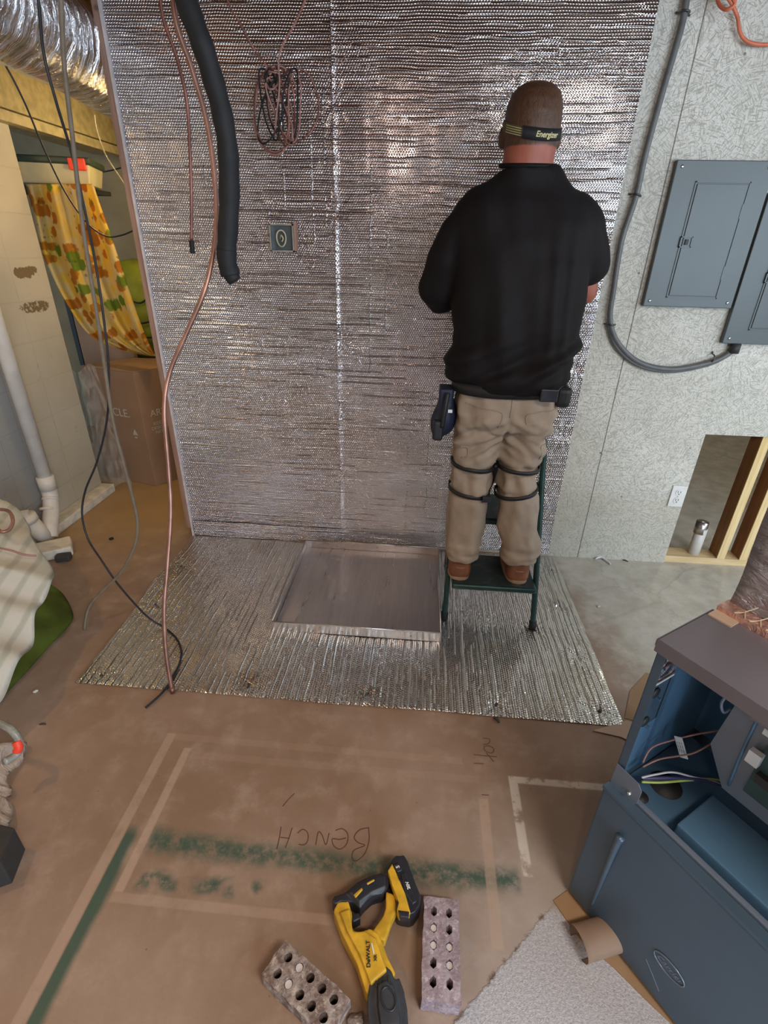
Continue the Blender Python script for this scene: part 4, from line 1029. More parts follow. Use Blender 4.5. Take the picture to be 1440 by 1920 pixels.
sub('shirt_tail', ring_band(None, .318, 1.940, .194, .146, 1.030, .012, .004, 'tmp_tail', M['shirt'], man, .015).data and B(), M['shirt'], BT) if False else None
# tool pouch on the left hip
b = B(); ball(b, (.095, 1.93, .93), .07, 20, sx=.62, sy=.9, sz=1.15); box(b, .065, .118, 1.885, 1.975, .88, 1.04); ball(b, (.072, 1.92, .90), .055, 20, sx=.62, sy=.8, sz=1.2)
po = baked(b, .006, 5); PO = obj('tool_pouch', po, M['navy'], man, True, label='navy and black nylon tool pouch')
sub('pouch_strap', tube(B(), [(.095, 1.868, 1.03), (.088, 1.858, .97), (.082, 1.862, .90)], .008, 8, 5), M['nylon'], PO, True)
sub('pouch_tag', box(B(), .100, .116, 1.862, 1.866, .958, .970), M['text_white'], PO)
sub('pouch_pocket', bevel(box(B(), .048, .088, 1.862, 1.94, .845, .925), .012, 3), M['nylon'], PO)
# knee pad straps
for (cx, zs, rx, ry, cy, tl) in ((.219, .735, .088, .094, 1.940, -.10), (.215, .625, .087, .090, 1.926, -.15), (.402, .735, .087, .093, 1.940, -.05), (.405, .630, .086, .090, 1.928, .18)):
    s_ = ring_band(None, cx, cy, rx-.005, ry-.004, zs, .0075, .005, 'knee_strap', M['nylon'], man, tl, 2.2)
for cx in (.219, .406):
    b = bevel(box(B(), cx-.060, cx+.060, 2.010, 2.040, .59, .78), .018, 3); obj('knee_pad', b, M['nylon'], man)
b = bevel(box(B(), .262, .296, 1.832, 1.85, .608, .632), .003); obj('strap_clip', b, M['tool_black'], man)
b = B(); tube(b, [(.308, 1.91, .74), (.315, 1.95, .68), (.305, 1.99, .60)], .010, 8, 5); obj('strap_tail', b, M['nylon'], man, True)
b = B(); tube(b, [(.35, 1.92, .73), (.335, 1.95, .67), (.348, 1.98, .60)], .012, 8, 5); obj('strap_tail', b, M['nylon'], man, True)
# boots
for (ax, an) in ((.206, -.05), (.456, .05)):
    b = B(); R_ = Matrix.Translation((ax, 0, 0))
    y0 = 1.835
    loft(b, [(ax, y0+.052, .238, .0465, .056), (ax, y0+.052, .26, .049, .058), (ax, y0+.055, .29, .048, .057), (ax, y0+.056, .33, .047, .056), (ax, y0+.06, .39, .045, .053)], 28, 2.8)
    for k in range(9):
        f_ = k/8; r_ = .044+.008*math.sin(f_*2.6); h_ = .052-.014*f_
        ball(b, (ax+an*f_*.1, y0+.05+.20*f_, .25+h_*.35), 1, 16, sx=r_, sy=.045, sz=h_)
    bb = baked(b, .005, 4)
    for v in bb.verts: v.co.z = max(v.co.z, .2445)
    BO = obj('boot', bb, M['boot'], man, True, label='brown leather work boot')
    b = B(); n_ = 40; poly = []
    for k in range(n_):
        a = 2*math.pi*k/n_; f_ = (1+math.sin(a))/2
        poly.append((ax+(.046+.007*math.sin(f_*2.6))*math.copysign(abs(math.cos(a))**(.55), math.cos(a)), y0-.004+.150+.152*math.copysign(abs(math.sin(a))**.55, math.sin(a))))
    prism(b, poly, .2294, .246); bevel(b, .002, 1)
    sub('sole', b, M['sole'], BO)
    sub('heel_seam', tube(B(), [(ax+.0475*math.cos(a), y0+.055+.058*math.sin(a), .292) for a in [math.pi+k*math.pi/8 for k in range(9)]], .0016, 6, 3), M['sole'], BO, True)
# headlamp strap
HB = B(); n_ = 72; rows = []
def hb(a, h_, th=.004):
    c_, s_ = math.cos(a), math.sin(a)
    rx = .0885+th; ry = .1070+th
    zc = 1.842+.030*s_+.008*c_*-1+h_
    return (HX+rx*c_, HY-.005+ry*s_, zc)
def strap_bm(a0, a1, h0, h1, th0, th1, n_=30):
    b_ = B(); rows = []
    for k in range(n_+1):
        a = a0+(a1-a0)*k/n_
        rows.append([b_.verts.new(hb(a, h_, t_)) for h_, t_ in ((h0, th0), (h0, th1), (h1, th1), (h1, th0))])
    for k in range(n_):
        for m_ in range(4): b_.faces.new((rows[k][m_], rows[k+1][m_], rows[k+1][(m_+1) % 4], rows[k][(m_+1) % 4]))
    b_.faces.new(rows[0][::-1]); b_.faces.new(rows[-1]); return b_
HB.free()
HL = obj('headlamp_strap', strap_bm(0, 2*math.pi, -.013, .013, -.004, .0035, 90), M['strap'], man, True, label='grey headlamp strap with black pad and yellow lettering')
sub('strap_pad', strap_bm(-2.05, -.55, -.0155, .0155, .0036, .0075, 40), M['rubber'], HL, True)
for k in range(4):
    sub('stripe', strap_bm(-2.75, -2.06, -.011+k*.0058, -.009+k*.0058, .0036, .0044, 20), M['text_yellow'], HL, True)
# lettering bent round the pad
tb = text_bm('Energizer', .021, (0, 0, 0), (1, 0, 0), (0, 1, 0), .0006, .25, .0004)
for v in tb.verts:
    a = -1.22+v.co.x/.103; p = hb(a, v.co.y-.001, .0083+v.co.z); v.co = Vector(p)
sub('lettering', tb, M['text_yellow'], HL)
b = bevel(box(B(), HX-.03, HX+.03, HY+.098, HY+.135, 1.855, 1.895), .006); sub('lamp', b, M['tool_black'], HL)

# ================================================================== FLOOR WRITING (on the floor)
def stroke(pts, r=.0013, z=.0012, name='marker_writing'):
    P_ = [fl(u_, v_, .0005) for u_, v_ in pts]; b_ = B()
    tube(b_, P_, r, 6, 5)
    for v in b_.verts: v.co.z = max(.0003, .0006+(v.co.z-.0005)*.4)
    return b_
strokes = [[(527, 1550), (524, 1570), (519, 1592)], [(548, 1552), (541, 1574), (535, 1590)], [(526, 1570), (543, 1572)],
 [(558, 1562), (568, 1555), (577, 1562), (577, 1576), (570, 1584), (560, 1583)], [(592, 1584), (597, 1560), (604, 1566), (611, 1584), (617, 1562)],
 [(649, 1571), (636, 1574), (623, 1573), (626, 1586), (638, 1592), (650, 1582), (652, 1564), (642, 1554), (629, 1557)],
 [(691, 1552), (692, 1575), (684, 1600), (668, 1614), (660, 1608), (664, 1594), (684, 1585), (672, 1580), (664, 1570), (674, 1556), (692, 1552)],
 [(552, 1488), (540, 1500), (530, 1512)],
 [(905, 1384), (918, 1386), (916, 1394), (906, 1396)], [(916, 1398), (926, 1404), (922, 1412), (910, 1408), (908, 1400), (916, 1398)], [(888, 1415), (932, 1419)], [(888, 1431), (907, 1432)], [(903, 1490), (917, 1491)], [(912, 1412), (926, 1428)]]
for k, s_ in enumerate(strokes): obj('marker_writing', stroke(s_), M['marker'], floor)

# ================================================================== BRICKS
def brick(c, d, L_=.193, W_=.088, H_=.057, cores=(), r=.0095, hexa_=False, mat=None, label='', seed=0, filled=()):
    d = Vector((d[0], d[1], 0)).normalized(); s_ = Vector((-d.y, d.x, 0)); c = Vector((c[0], c[1], 0))
    b_ = B(); z1 = H_
    def P(a, e_, z_): return c+d*a+s_*e_+Vector((0, 0, z_))
    # rough outer loop
    out = []; n = 14
    segs = [((-L_/2, -W_/2), (L_/2, -W_/2), 18), ((L_/2, -W_/2), (L_/2, W_/2), 9), ((L_/2, W_/2), (-L_/2, W_/2), 18), ((-L_/2, W_/2), (-L_/2, -W_/2), 9)]
    for a_, e_, n in segs:
        for k in range(n):
            f_ = k/n; out.append((a_[0]+(e_[0]-a_[0])*f_, a_[1]+(e_[1]-a_[1])*f_))
    def rough(a, e_, z_): q = P(a, e_, z_); return q+Vector((N3(*(q*60), seed)*.0035, N3(*(q*60), seed+1)*.0035, 0))
    top = [b_.verts.new(rough(a, e_, z1-.002+.002*N3(a*50, e_*50, 0, seed))) for a, e_ in out]; bot = [b_.verts.new(rough(a, e_, .0015)) for a, e_ in out]
    loops = [top]; hb_ = []
    edges = []
    def mk(loop_): 
        es = []
        for k in range(len(loop_)):
            es.append(b_.edges.new((loop_[k], loop_[(k+1) % len(loop_)])))
        return es
    edges += mk(top)
    for (a, e_) in cores:
        seg = 6 if hexa_ else 14; ra = r*(1.35 if hexa_ else 1.0)
        ht = [b_.verts.new(P(a+ra*math.cos(2*math.pi*k/seg), e_+r*math.sin(2*math.pi*k/seg), z1)) for k in range(seg)]
        hbm = [b_.verts.new(P(a+ra*math.cos(2*math.pi*k/seg), e_+r*math.sin(2*math.pi*k/seg), .003)) for k in range(seg)]
        edges += mk(ht)
        for k in range(seg):
            j = (k+1) % seg; b_.faces.new((ht[k], ht[j], hbm[j], hbm[k]))
        b_.faces.new(hbm)
    bmesh.ops.triangle_fill(b_, use_beauty=True, edges=edges)
    for k in range(len(top)):
        j = (k+1) % len(top); b_.faces.new((bot[k], bot[j], top[j], top[k]))
    b_.faces.new(list(reversed(bot)))
    bmesh.ops.recalc_face_normals(b_, faces=list(b_.faces))
    t = thing('brick', label, 'brick', c)
    obj('brick_body', b_, mat, t)
    for (a, e_) in filled:
        q = P(a, e_, 0); ra = r*1.2 if hexa_ else r*.92
        obj('mortar_plug', cyl(B(), q+Vector((0, 0, .02)), q+Vector((0, 0, z1-.003)), r*.93, r*.85, seg=10), M['mortar'], t)
cor = [(-.068+.034*k, e_) for k in range(5) for e_ in (-.0185, .0185)]
brick((.117, .592), (.02, 1), .200, .086, .057, cor, .0085, True, M['brick_b'], 'mauve grey brick with ten holes, right of the reciprocating saw', 3,
      [(.034, .0185), (.0, .0185), (.0, -.0185), (-.034, -.0185)])
cor = [(-.066+.033*k, e_) for k in range(5) for e_ in (-.0175, .0175)]
p0 = fl(535, 1770, .057); p1 = fl(658, 1882, .057); p2 = fl(490, 1817, .057)
dv = Vector((.80, -.62, 0)).normalized(); pv = Vector((-dv.y, dv.x, 0))
cc_ = Vector((p0.x, p0.y, 0))+dv*.095-pv*.0-Vector((0, 0, 0)); cc_ = (Vector((p0.x, p0.y, 0))+Vector((p2.x, p2.y, 0)))/2+(Vector((p1.x, p1.y, 0))-Vector((p0.x, p0.y, 0)))/2
dv = (Vector((p1.x, p1.y, 0))-Vector((p0.x, p0.y, 0)))
brick((cc_.x, cc_.y), (dv.x, dv.y), .190, .078, .057, cor, .0098, False, M['brick_a'], 'rough brown-grey brick with round holes, left of the reciprocating saw', 8, [(-.033, .0175), (-.033, -.0175)])
b = B(); ball(b, fl(668, 1915, .01), .016, 12, sx=1.1, sy=1.0, sz=.7)
for v in b.verts: v.co += Vector((N3(*(v.co*70)), N3(*(v.co*70), 1), N3(*(v.co*70), 2)))*.006; v.co.z = max(v.co.z, .0005)
own('brick_chip', b, M['brick_a'], 'small broken brick chip touching the bottom edge beside the saw', 'brick chip')

# ================================================================== RECIPROCATING SAW
def zp(pts, z): return [tuple(fl(440+x_/3, 1580+y_/3, z)[:2]) for x_, y_ in pts]
saw = thing('reciprocating_saw', 'yellow and black cordless reciprocating saw lying between the two bricks', 'power saw', (.0, .6, 0))
def solid(polys, vox=.0028, sm=4):
    b_ = B()
    for pts, z0, z1, tp in polys: prism(b_, zp(pts, (z0+z1)/2+.01), z0, z1, tp)
    return baked(b_, vox, sm)
body_poly = [(556, 400), (580, 350), (640, 345), (662, 420), (655, 500), (700, 520), (760, 498), (805, 520), (840, 600), (862, 665), (905, 750), (880, 800), (770, 890), (735, 850), (690, 700), (640, 600), (600, 520)]
core_poly = [(580, 400), (640, 380), (660, 520), (740, 520), (800, 560), (840, 680), (870, 760), (770, 850), (700, 660), (625, 520)]
b_ = solid([(body_poly, .012, .060, 0), (core_poly, .006, .074, .10)])
SB = obj('motor_housing', b_, M['yellow'], saw, True, label='yellow motor housing')
arm_poly = [(850, 280), (900, 300), (915, 380), (885, 440), (845, 560), (800, 545), (770, 510), (835, 420), (850, 370)]
obj('handle_arm', solid([(arm_poly, .018, .052, .0)]), M['yellow'], saw, True)
grip_poly = [(545, 345), (560, 315), (620, 295), (690, 235), (760, 200), (830, 182), (872, 215), (862, 270), (830, 300), (775, 315), (735, 350), (705, 385), (668, 350), (600, 345), (565, 365)]
GR = obj('grip', solid([(grip_poly, .014, .060, .0), ([(640, 300), (760, 215), (850, 200), (850, 270), (770, 305), (700, 360)], .010, .067, .0)]), M['tool_black'], saw, True, label='black rubber grip')
sub('trim_inlay', solid([([(668, 290), (715, 250), (722, 262), (680, 310)], .05, .069, 0)], .002, 1), M['yellow'], GR, True)
sub('trim_inlay', solid([([(740, 225), (785, 200), (788, 212), (748, 235)], .05, .069, 0)], .002, 1), M['yellow'], GR, True)
obj('trigger', solid([([(650, 405), (700, 400), (708, 435), (668, 458), (655, 445)], .020, .055, 0)]), M['tool_black'], saw, True)
nose_poly = [(745, 900), (765, 770), (800, 725), (850, 712), (880, 740), (900, 790), (925, 780), (950, 850), (970, 960), (978, 1090), (760, 1090), (748, 1000)]
NB = obj('nose_boot', solid([(nose_poly, .008, .066, .0), ([(800, 820), (850, 790), (890, 820), (915, 900), (940, 1080), (820, 1080), (800, 940)], .006, .078, .08)]), M['boot_grey'], saw, True, label='dark rubber nose boot')
for k in range(4):
    x_ = 785+k*24; sub('vent_slot', solid([([(x_, 765-k*8), (x_+12, 760-k*8), (x_+20, 800-k*6), (x_+6, 808-k*6)], .060, .0695, 0)], .0016, 1), M['dark'], NB, True)
b = B()
ring = [(858, 812), (895, 850), (905, 905), (885, 945), (850, 935), (825, 880), (830, 830)]
sub('boot_ring', tube(B(), [fl(440+a/3, 1580+c_/3, .079) for a, c_ in ring], .0022, 8, 5, closed=True), M['tool_black'], NB, True)
bat_poly = [(858, 160), (885, 118), (905, 100), (950, 96), (972, 130), (1000, 210), (1030, 290), (1046, 330), (1040, 375), (1010, 420), (985, 432), (920, 418), (905, 380), (915, 330), (880, 240)]
BA = obj('battery', solid([(bat_poly, .004, .070, .0)]), M['tool_black'], saw, True, label='black battery pack')
sub('battery_face', solid([([(862, 160), (885, 120), (900, 150), (960, 290), (990, 400), (925, 412), (912, 380), (922, 335), (885, 240)], .050, .0745, 0)], .002, 2), M['yellow'], BA, True)
sub('battery_face', solid([([(935, 175), (960, 165), (1000, 270), (1025, 330), (1000, 350), (955, 280)], .050, .0735, 0)], .002, 2), M['tool_black'], BA, True)
sub('release_button', solid([([(918, 375), (985, 385), (975, 420), (930, 415)], .060, .0775, 0)], .002, 1), M['tool_black'], BA, True)
sub('battery_face', solid([([(893, 122), (925, 108), (945, 150), (915, 165)], .060, .0768, 0)], .002, 1), M['tool_black'], BA, True)
def saw_text(body, u_, v_, size, ang, mat, par, z=.0752):
    c_ = fl(440+u_/3, 1580+v_/3, z); xd = Vector((math.cos(ang), math.sin(ang), 0)); yd = Vector((-xd.y, xd.x, 0))
    sub('lettering', text_bm(body, size, c_, xd, yd, .0007, 0, .0002), mat, par)
saw_text('DeWALT', 752, 625, .0125, math.radians(98), M['text_black'], SB, .0755)
sub('info_panel', tube(B(), [fl(440+770/3, 1580+567/3, .0752), fl(440+783/3, 1580+625/3, .0752)], .0016, 6, 2), M['text_white'], SB)
saw_text('XR', 792, 648, .009, math.radians(98), M['text_black'], SB, .0752)
saw_text('5', 918, 136, .013, math.radians(105), M['text_white'], BA, .0772)
saw_text('20V', 975, 240, .011, math.radians(112), M['text_white'], BA, .0742)
saw_text('MAX', 925, 190, .008, math.radians(112), M['text_black'], BA, .0752)

# ================================================================== FURNACE
FA = Vector((.474, .773, 0)); FU = Vector((.571, -.821, 0)); FD = Vector((.821, .571, 0))
def fp(s_, d_, z_): return FA+FU*s_+FD*d_+Vector((0, 0, z_))
def fbox(b_, s0, s1, d0, d1, z0, z1): return hexa(b_, [fp(s0, d0, z0), fp(s1, d0, z0), fp(s1, d1, z0), fp(s0, d1, z0), fp(s0, d0, z1), fp(s1, d0, z1), fp(s1, d1, z1), fp(s0, d1, z1)])
fur = thing('furnace', 'slate blue gas furnace cabinet standing open on cardboard, right foreground', 'furnace', fp(.25, .35, .006))
Z0, ZT, ZD, FW, FDp = .006, .856, .45, .53, .70
b = fbox(B(), 0, .0015, 0, FDp, Z0, ZT-.002); fbox(b, 0, .018, 0, .0015, ZD, ZT-.01)
obj('side_panel', b, M['furnace'], fur)
obj('inner_side', fbox(B(), .0016, .003, .002, .15, ZD, .60), M['furnace_in'], fur)
obj('side_panel', fbox(B(), FW-.0015, FW, 0, FDp, Z0, ZT-.002), M['furnace'], fur)
obj('back_panel', fbox(B(), .002, FW-.002, FDp-.002, FDp, Z0, ZT-.002), M['furnace'], fur)
obj('bulkhead', fbox(B(), .004, FW-.004, .30, .302, ZD, ZT-.004), M['furnace_in'], fur)
b = fbox(B(), -.004, FW+.004, -.006, .178, ZT-.002, ZT+.003); fbox(b, -.004, FW+.004, -.007, -.005, ZT-.024, ZT+.003); fbox(b, -.006, -.003, -.006, .178, ZT-.012, ZT+.003); fbox(b, .17, FW+.004, -.005, -.0035, ZT-.030, ZT-.02)
obj('top_panel', b, M['furnace_top'], fur)
obj('blower_deck', fbox(B(), .003, FW-.003, .012, .30, ZD-.035, ZD-.030), M['furnace_in'], fur)
dr = obj('lower_door', bevel(fbox(B(), -.002, FW+.002, -.024, -.002, Z0+.008, ZD-.012), .006), M['furnace'], fur)
b = fbox(B(), -.002, FW+.002, -.026, -.002, ZD-.0125, ZD-.004); sub('door_lip', b, M['furnace'], dr)
b = fbox(B(), 0, FW, .0, .012, ZD-.012, ZD+.002); sub('door_flange', bevel(b, .002), M['furnace_light'], dr)
# embossed rib with a rounded end
b = B(); tube(b, [fp(.064, -.024, .06), fp(.066, -.027, .20), fp(.067, -.029, .32), fp(.069, -.028, .360)], .009, 12, 6, rf=lambda s: .35+.75*s)
sub('pressed_rib', b, M['furnace'], dr, True)
ov = [fp(.245+.034*math.cos(a), -.0255, .150+.0205*math.sin(a)) for a in [k*math.pi/12 for k in range(24)]]
sub('badge', tube(B(), ov, .0015, 8, 2, closed=True), M['furnace_light'], dr, True)
b = B(); vv = [b.verts.new(fp(.245+.032*math.cos(a), -.0246, .150+.019*math.sin(a))) for a in [k*math.pi/12 for k in range(24)]]; b.faces.new(vv)
sub('badge_face', b, M['furnace'], dr)
sub('badge_lettering', text_bm('Carrier', .0185, fp(.245, -.0252, .150), FU, (0, 0, 1), .0008, .3, .0002), M['furnace_light'], dr)
b = B(); tube(b, [fp(.205, -.0245, .098), fp(.235, -.0245, .068), fp(.250, -.0245, .052)], .0008, 6, 3); sub('scratch', b, M['furnace_light'], dr)
# foil panel set in for the view through the side cutout, knockouts
obj('cutout_foil', fbox(B(), .0031, .0045, .012, .125, .735, .835), M['coil_rough'], fur, label='shiny foil panel standing in for the view through the side cutout')
b = B(); fbox(b, .0046, .0056, .012, .125, .772, .777); fbox(b, .0046, .0056, .012, .125, .735, .740); obj('patch_strips', b, M['copper_dark'], fur)
obj('patch_edge', fbox(B(), .0046, .0060, .010, .127, .728, .7335), M['label'], fur)
for (dd, zz) in ((.045, .70), (.045, .615)):
    b = B(); cyl(b, fp(.003, dd, zz), fp(.006, dd, zz), .0125, seg=20); obj('knockout', b, M['dark'], fur, True)
    b = B(); cyl(b, fp(.003, dd+.012, zz-.02), fp(.012, dd+.012, zz-.02), .004, seg=8); obj('knockout_tab', b, M['furnace_in'], fur)
obj('inner_side_step', fbox(B(), .0031, .010, .09, .30, .45, .78), M['furnace_in'], fur)
# holes in deck and grommet
b = B(); cyl(b, fp(.06, .12, ZD-.030), fp(.06, .12, ZD-.029), .035, seg=28); obj('deck_hole', b, M['dark'], fur, True)
b = B(); cyl(b, fp(.05, .045, ZD-.030), fp(.05, .045, ZD-.0285), .016, seg=20); obj('deck_hole', b, M['dark'], fur, True)
# bracket tab at the door post
b = B(); pl = [(0.002, .0), (.060, .0), (.066, .012), (.066, .05), (.055, .064), (.002, .066)]
v0 = [b.verts.new(fp(s_, -.006+.0, ZD-.006+z_)) for s_, z_ in pl]; v1 = [b.verts.new(fp(s_, -.0035, ZD-.006+z_)) for s_, z_ in pl]
b.faces.new(v0); b.faces.new(list(reversed(v1)))
for k in range(6): b.faces.new((v0[k], v1[k], v1[(k+1) % 6], v0[(k+1) % 6]))
BR = obj('latch_bracket', b, M['furnace_light'], fur)
sub('screw', ball(B(), fp(.045, -.007, ZD+.015), .005, 12), M['steel'], BR, True)
# control plate and board on the right
b = hexa(B(), [fp(.115, .16, ZD-.028), fp(.118, .16, ZD-.028), fp(.123, .297, ZD-.028), fp(.12, .297, ZD-.028), fp(.115, .10, .80), fp(.118, .10, .80), fp(.123, .297, .80), fp(.12, .297, .80)])
b.free()
b = B(); pl = [(.100, .60), (.112, .755), (.165, .795), (.40, .795), (.40, .52), (.15, .52)]
v0 = [b.verts.new(fp(s_, .130, z_)) for s_, z_ in pl]; v1 = [b.verts.new(fp(s_, .134, z_)) for s_, z_ in pl]
b.faces.new(v0); b.faces.new(list(reversed(v1)))
for k in range(6): b.faces.new((v0[k], v1[k], v1[(k+1) % 6], v0[(k+1) % 6]))
bmesh.ops.recalc_face_normals(b, faces=list(b.faces))
obj('control_plate', b, M['furnace_light'], fur)
b = B(); tube(b, [fp(.150, .128, .78), fp(.152, .128, .65), fp(.158, .128, .54)], .003, 6, 3); obj('plate_fold', b, M['furnace_in'], fur, True)
CB = obj('circuit_board', fbox(B(), .182, .39, .122, .126, ZD+.11, ZT-.10), M['board_green'], fur)
for (s_, z_, w_, h_, mt) in ((.235, .74, .025, .02, 'label'), (.23, .66, .022, .03, 'label'), (.26, .70, .02, .02, 'dark'), (.255, .63, .03, .02, 'dark'), (.29, .72, .03, .03, 'dark')):
    sub('connector', fbox(B(), s_-.065, s_+w_-.065, .108, .122, z_-.02, z_+h_-.02), M[mt], CB)
obj('blower_ledge', bevel(fbox(B(), .135, .50, .03, .16, ZD-.028, ZD+.006), .003), M['furnace_in'], fur)
# wires
def fw(pts, r, mat): return obj('wire', tube(B(), [fp(*p) for p in pts], r, 8, 7), M[mat], fur, True)
def pw(pts, r, mat): return obj('wire', tube(B(), [fl(*p) for p in pts], r, 8, 7), M[mat], fur, True)
pw([(1205, 1430, .50), (1222, 1402, .53), (1260, 1388, .55), (1300, 1378, .57), (1335, 1372, .59), (1375, 1365, .62), (1400, 1350, .65)], .0019, 'wire_pink')
pw([(1205, 1438, .49), (1235, 1424, .51), (1268, 1418, .53), (1300, 1412, .55), (1335, 1394, .57), (1372, 1372, .60), (1395, 1362, .62)], .0019, 'wire_pink')
pw([(1203, 1466, .475), (1240, 1467, .475), (1290, 1463, .475), (1330, 1461, .47), (1385, 1469, .47), (1440, 1487, .46), (1490, 1505, .46)], .0026, 'wire_green')
pw([(1203, 1458, .48), (1230, 1452, .485), (1262, 1448, .49), (1300, 1457, .48), (1350, 1470, .47), (1400, 1495, .46), (1450, 1506, .46)], .0022, 'wire_white')
pw([(1203, 1460, .475), (1240, 1458, .48), (1280, 1459, .48), (1320, 1463, .475), (1370, 1480, .465), (1440, 1510, .46)], .0034, 'wire_blue')
pw([(1203, 1463, .47), (1240, 1462, .475), (1290, 1461, .475), (1340, 1468, .47), (1400, 1488, .46), (1450, 1500, .46)], .0030, 'wire_blue')
pw([(1412, 1420, .62), (1404, 1400, .64), (1420, 1398, .65), (1440, 1440, .62)], .0022, 'wire_blue')
pw([(1408, 1420, .62), (1425, 1435, .60), (1445, 1460, .58)], .0022, 'wire_blue')
pw([(1425, 1365, .68), (1422, 1385, .66), (1400, 1402, .64), (1396, 1430, .60)], .0022, 'wire_blue')
pw([(1365, 1302, .74), (1353, 1318, .72), (1356, 1335, .70), (1368, 1330, .70)], .0030, 'furnace_light')
pw([(1412, 1345, .70), (1406, 1352, .69), (1408, 1362, .68)], .0040, 'wire_pink')
b = fbox(B(), -.012, .012, -.001, .001, -.026, .026); b.free()
lc = fl(1279, 1400, .545); b = B(); ax_ = (FU*.55+Vector((0, 0, -.83))).normalized(); ay_ = (FU*.83+Vector((0, 0, .55))).normalized()
hexa(b, [lc+ax_*a+ay_*e_+FD*h_ for h_ in (-.0035, -.0045) for a, e_ in ((-.024, -.009), (.024, -.009), (.024, .009), (-.024, .009))])
bmesh.ops.recalc_face_normals(b, faces=list(b.faces))
LB = obj('wire_label', b, M['label'], fur)
for k in range(3): sub('label_text', text_bm('-- --- ----', .007, lc+ay_*(.005-.005*k)-FD*.0048+Vector((0, 0, .0), ), ax_, ay_, .0003), M['text_black'], LB)
# coil box on top, foil wrapped
cx = thing('coil_box', 'evaporator coil box wrapped in crinkled grey foil, standing on the furnace', 'coil box', fp(.25, .45, ZT+.004))
b = fbox(B(), .004, .40, .215, .68, ZT+.004, 1.34); bmesh.ops.subdivide_edges(b, edges=list(b.edges), cuts=16, use_grid_fill=True)
for v in b.verts: v.co += Vector((N3(*(v.co*9)), N3(*(v.co*9), 1), 0))*.006
obj('foil_wrap', b, M['coil'], cx, True)
obj('foil_patch', fbox(B(), .10, .34, .198, .206, .93, 1.12), M['coil_rough'], cx, label='rougher crinkled foil patch')
b = fbox(B(), .0, FW, .1785, .22, ZT-.002, ZT+.016); obj('base_flange', b, M['pink_foil'], cx, label='copper toned foil strip along the base')
b = B()
for k in range(16):
    s0 = .03+k*.029; tube(b, [fp(s0, .182, ZT+.017), fp(s0+.010, .195, ZT+.020), fp(s0+.024, .213, ZT+.034)], .0011, 5, 3); tube(b, [fp(s0+.02, .183, ZT+.017), fp(s0+.010, .20, ZT+.022)], .001, 5, 2)
obj('loose_threads', b, M['white_cable'], cx)
b = fbox(B(), .0, .045, .150, .182, ZT+.003, ZT+.006); obj('tan_corner', b, M['kraft'], cx)
# cardboard under the furnace with a rolled end
t = thing('cardboard_sheet', 'tan cardboard sheet with curled edge under the furnace', 'cardboard', fp(0, 0, 0))
b = B(); P_ = [fl(1040, 1690), fl(1062, 1640), fl(1120, 1560), fp(-.02, .30, 0), fp(.10, .85, 0), fp(.9, .5, 0), fp(.9, -.12, 0), fl(1330, 1960), fl(1255, 1850), fl(1180, 1815), fl(1110, 1800)]
P_ = [fl(1037, 1690), fl(1075, 1662), fp(-.012, .03, 0), fp(-.012, .68, 0), fp(.55, .74, 0), fp(.60, -.03, 0), fl(1420, 2010), fl(1300, 1960), fl(1215, 1880), fl(1150, 1815), fl(1085, 1760)]
prism(b, [(p.x, p.y) for p in P_], .0008, .0045); obj('flat_sheet', b, M['cardboard'], t)
# curl: arc strip
c0 = fl(1122, 1795, .012); 
def curl(i, j):
    a = -1.9+4.3*i; ax0 = fl(1098, 1765, .036); ax1 = fl(1148, 1752, .036)
    ctr = ax0.lerp(ax1, j)+Vector((.0, 0, 0)); dd = (ax1-ax0).normalized(); pr_ = Vector((-dd.y, dd.x, 0))
    r_ = .034
    return ctr+pr_*r_*math.sin(a)*1.15+Vector((0, 0, 1))*r_*math.cos(a)
def curl2(i, j):
    a = -2.6+5.0*i
    pA = fl(1085, 1770, .033); pB = fl(1165, 1745, .033); dd = Vector((pB.x-pA.x, pB.y-pA.y, 0)).normalized(); pr_ = Vector((-dd.y, dd.x, 0))
    ctr = pA.lerp(pB, j); r_ = .031
    return ctr+pr_*r_*math.sin(a)*1.25+Vector((0, 0, r_*math.cos(a)))
b = B(); grid(b, curl2, 40, 8); bmesh.ops.solidify(b, geom=list(b.faces), thickness=.002); obj('curled_end', b, M['kraft'], t, True, label='curled over cardboard end')
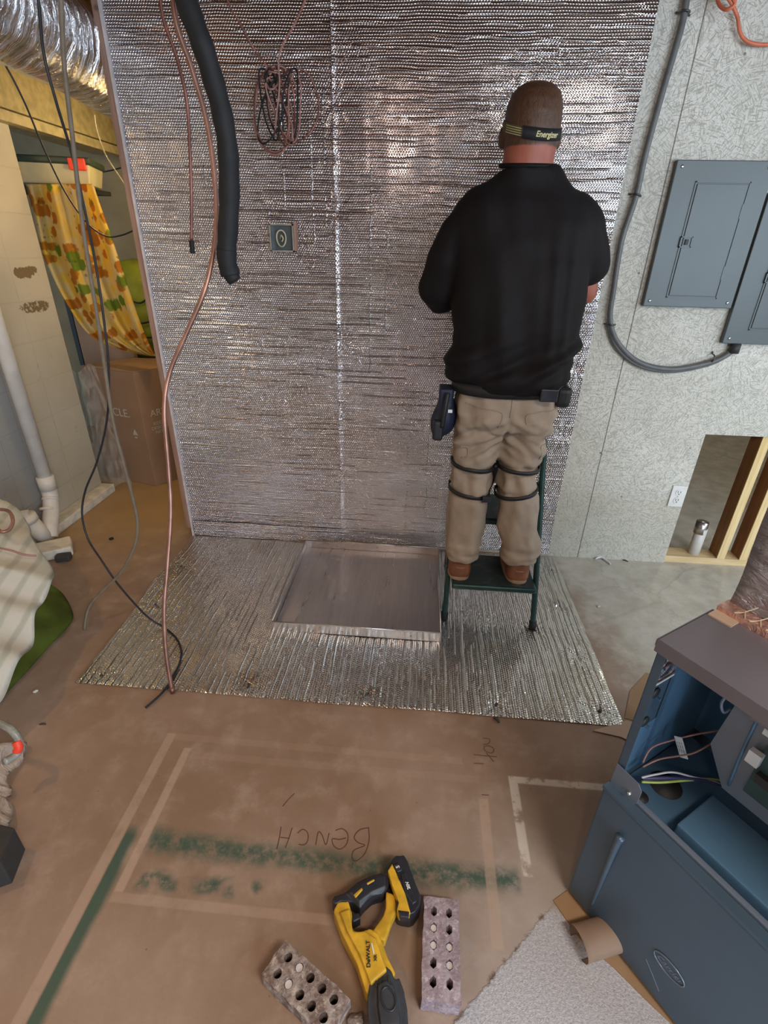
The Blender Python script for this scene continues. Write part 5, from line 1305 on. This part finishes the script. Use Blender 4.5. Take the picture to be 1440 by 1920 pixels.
# loose cardboard flap past the far side of the furnace
b = B(); P_ = [fl(1112, 1370, .004), fl(1178, 1345, .02), fl(1215, 1360, .02), fl(1200, 1400, .004), fl(1165, 1382, .004)]
prism(b, [(p.x, p.y) for p in P_], .0026, .0052); own('cardboard_flap', b, M['kraft'], 'pale cardboard corner between the floor foil and the furnace', 'cardboard')
b = B(); P_ = [fl(1181, 1296), fl(1212, 1262), fl(1240, 1270), fl(1235, 1330), fl(1190, 1352), fl(1171, 1347)]
prism(b, [(p.x, p.y) for p in P_], .0005, .0022); own('cardboard_scrap', b, M['cardboard'], 'brown cardboard scrap on the floor behind the furnace post', 'cardboard')
# ================================================================== little floor debris
def scrap(name, u_, v_, sz, mat, label, cat, ang=0, l=2.5):
    p = fl(u_, v_); b_ = B()
    tube(b_, [p+Vector((-math.cos(ang)*sz*l, -math.sin(ang)*sz*l, sz*.6)), p+Vector((sz*.6, sz*.5, sz*.8)), p+Vector((math.cos(ang)*sz*l, math.sin(ang)*sz*l, sz*.6))], sz*.6, 8, 4, rf=lambda s: .5+1.0*math.sin(math.pi*s))
    return own(name, b_, mat, label, cat, None, True)
scrap('dark_scrap', 930, 1352, .007, M['debris'], 'little dark scrap just below the front edge of the floor foil', 'scrap', -.8, 2)
own('torn_paper', tube(B(), [fl(1116, 1048, .006), fl(1127, 1044, .012), fl(1137, 1051, .005), fl(1145, 1058, .006)], .005, 8, 5, rf=lambda s: .6+.9*math.sin(s*3.1)), M['white_plastic'], 'torn white paper scrap on the floor by the strand board', 'scrap', None, True)
scrap('dark_scrap', 1172, 1052, .004, M['debris'], 'thin dark sliver on the floor right of the torn paper', 'scrap', -.6, 4)
scrap('pale_chip', 1122, 1139, .006, M['chalk'], 'tiny pale chip on the floor right of the foil mat', 'chip', .3, 1)
scrap('pale_chip', 66, 1299, .007, M['chalk'], 'tiny pale crumb on the brown floor beside the green cloth', 'chip', .3, 1)
scrap('dark_scrap', 80, 1359, .004, M['debris'], 'small dark fleck on the brown floor right of the paper bag', 'scrap', .1, 3)
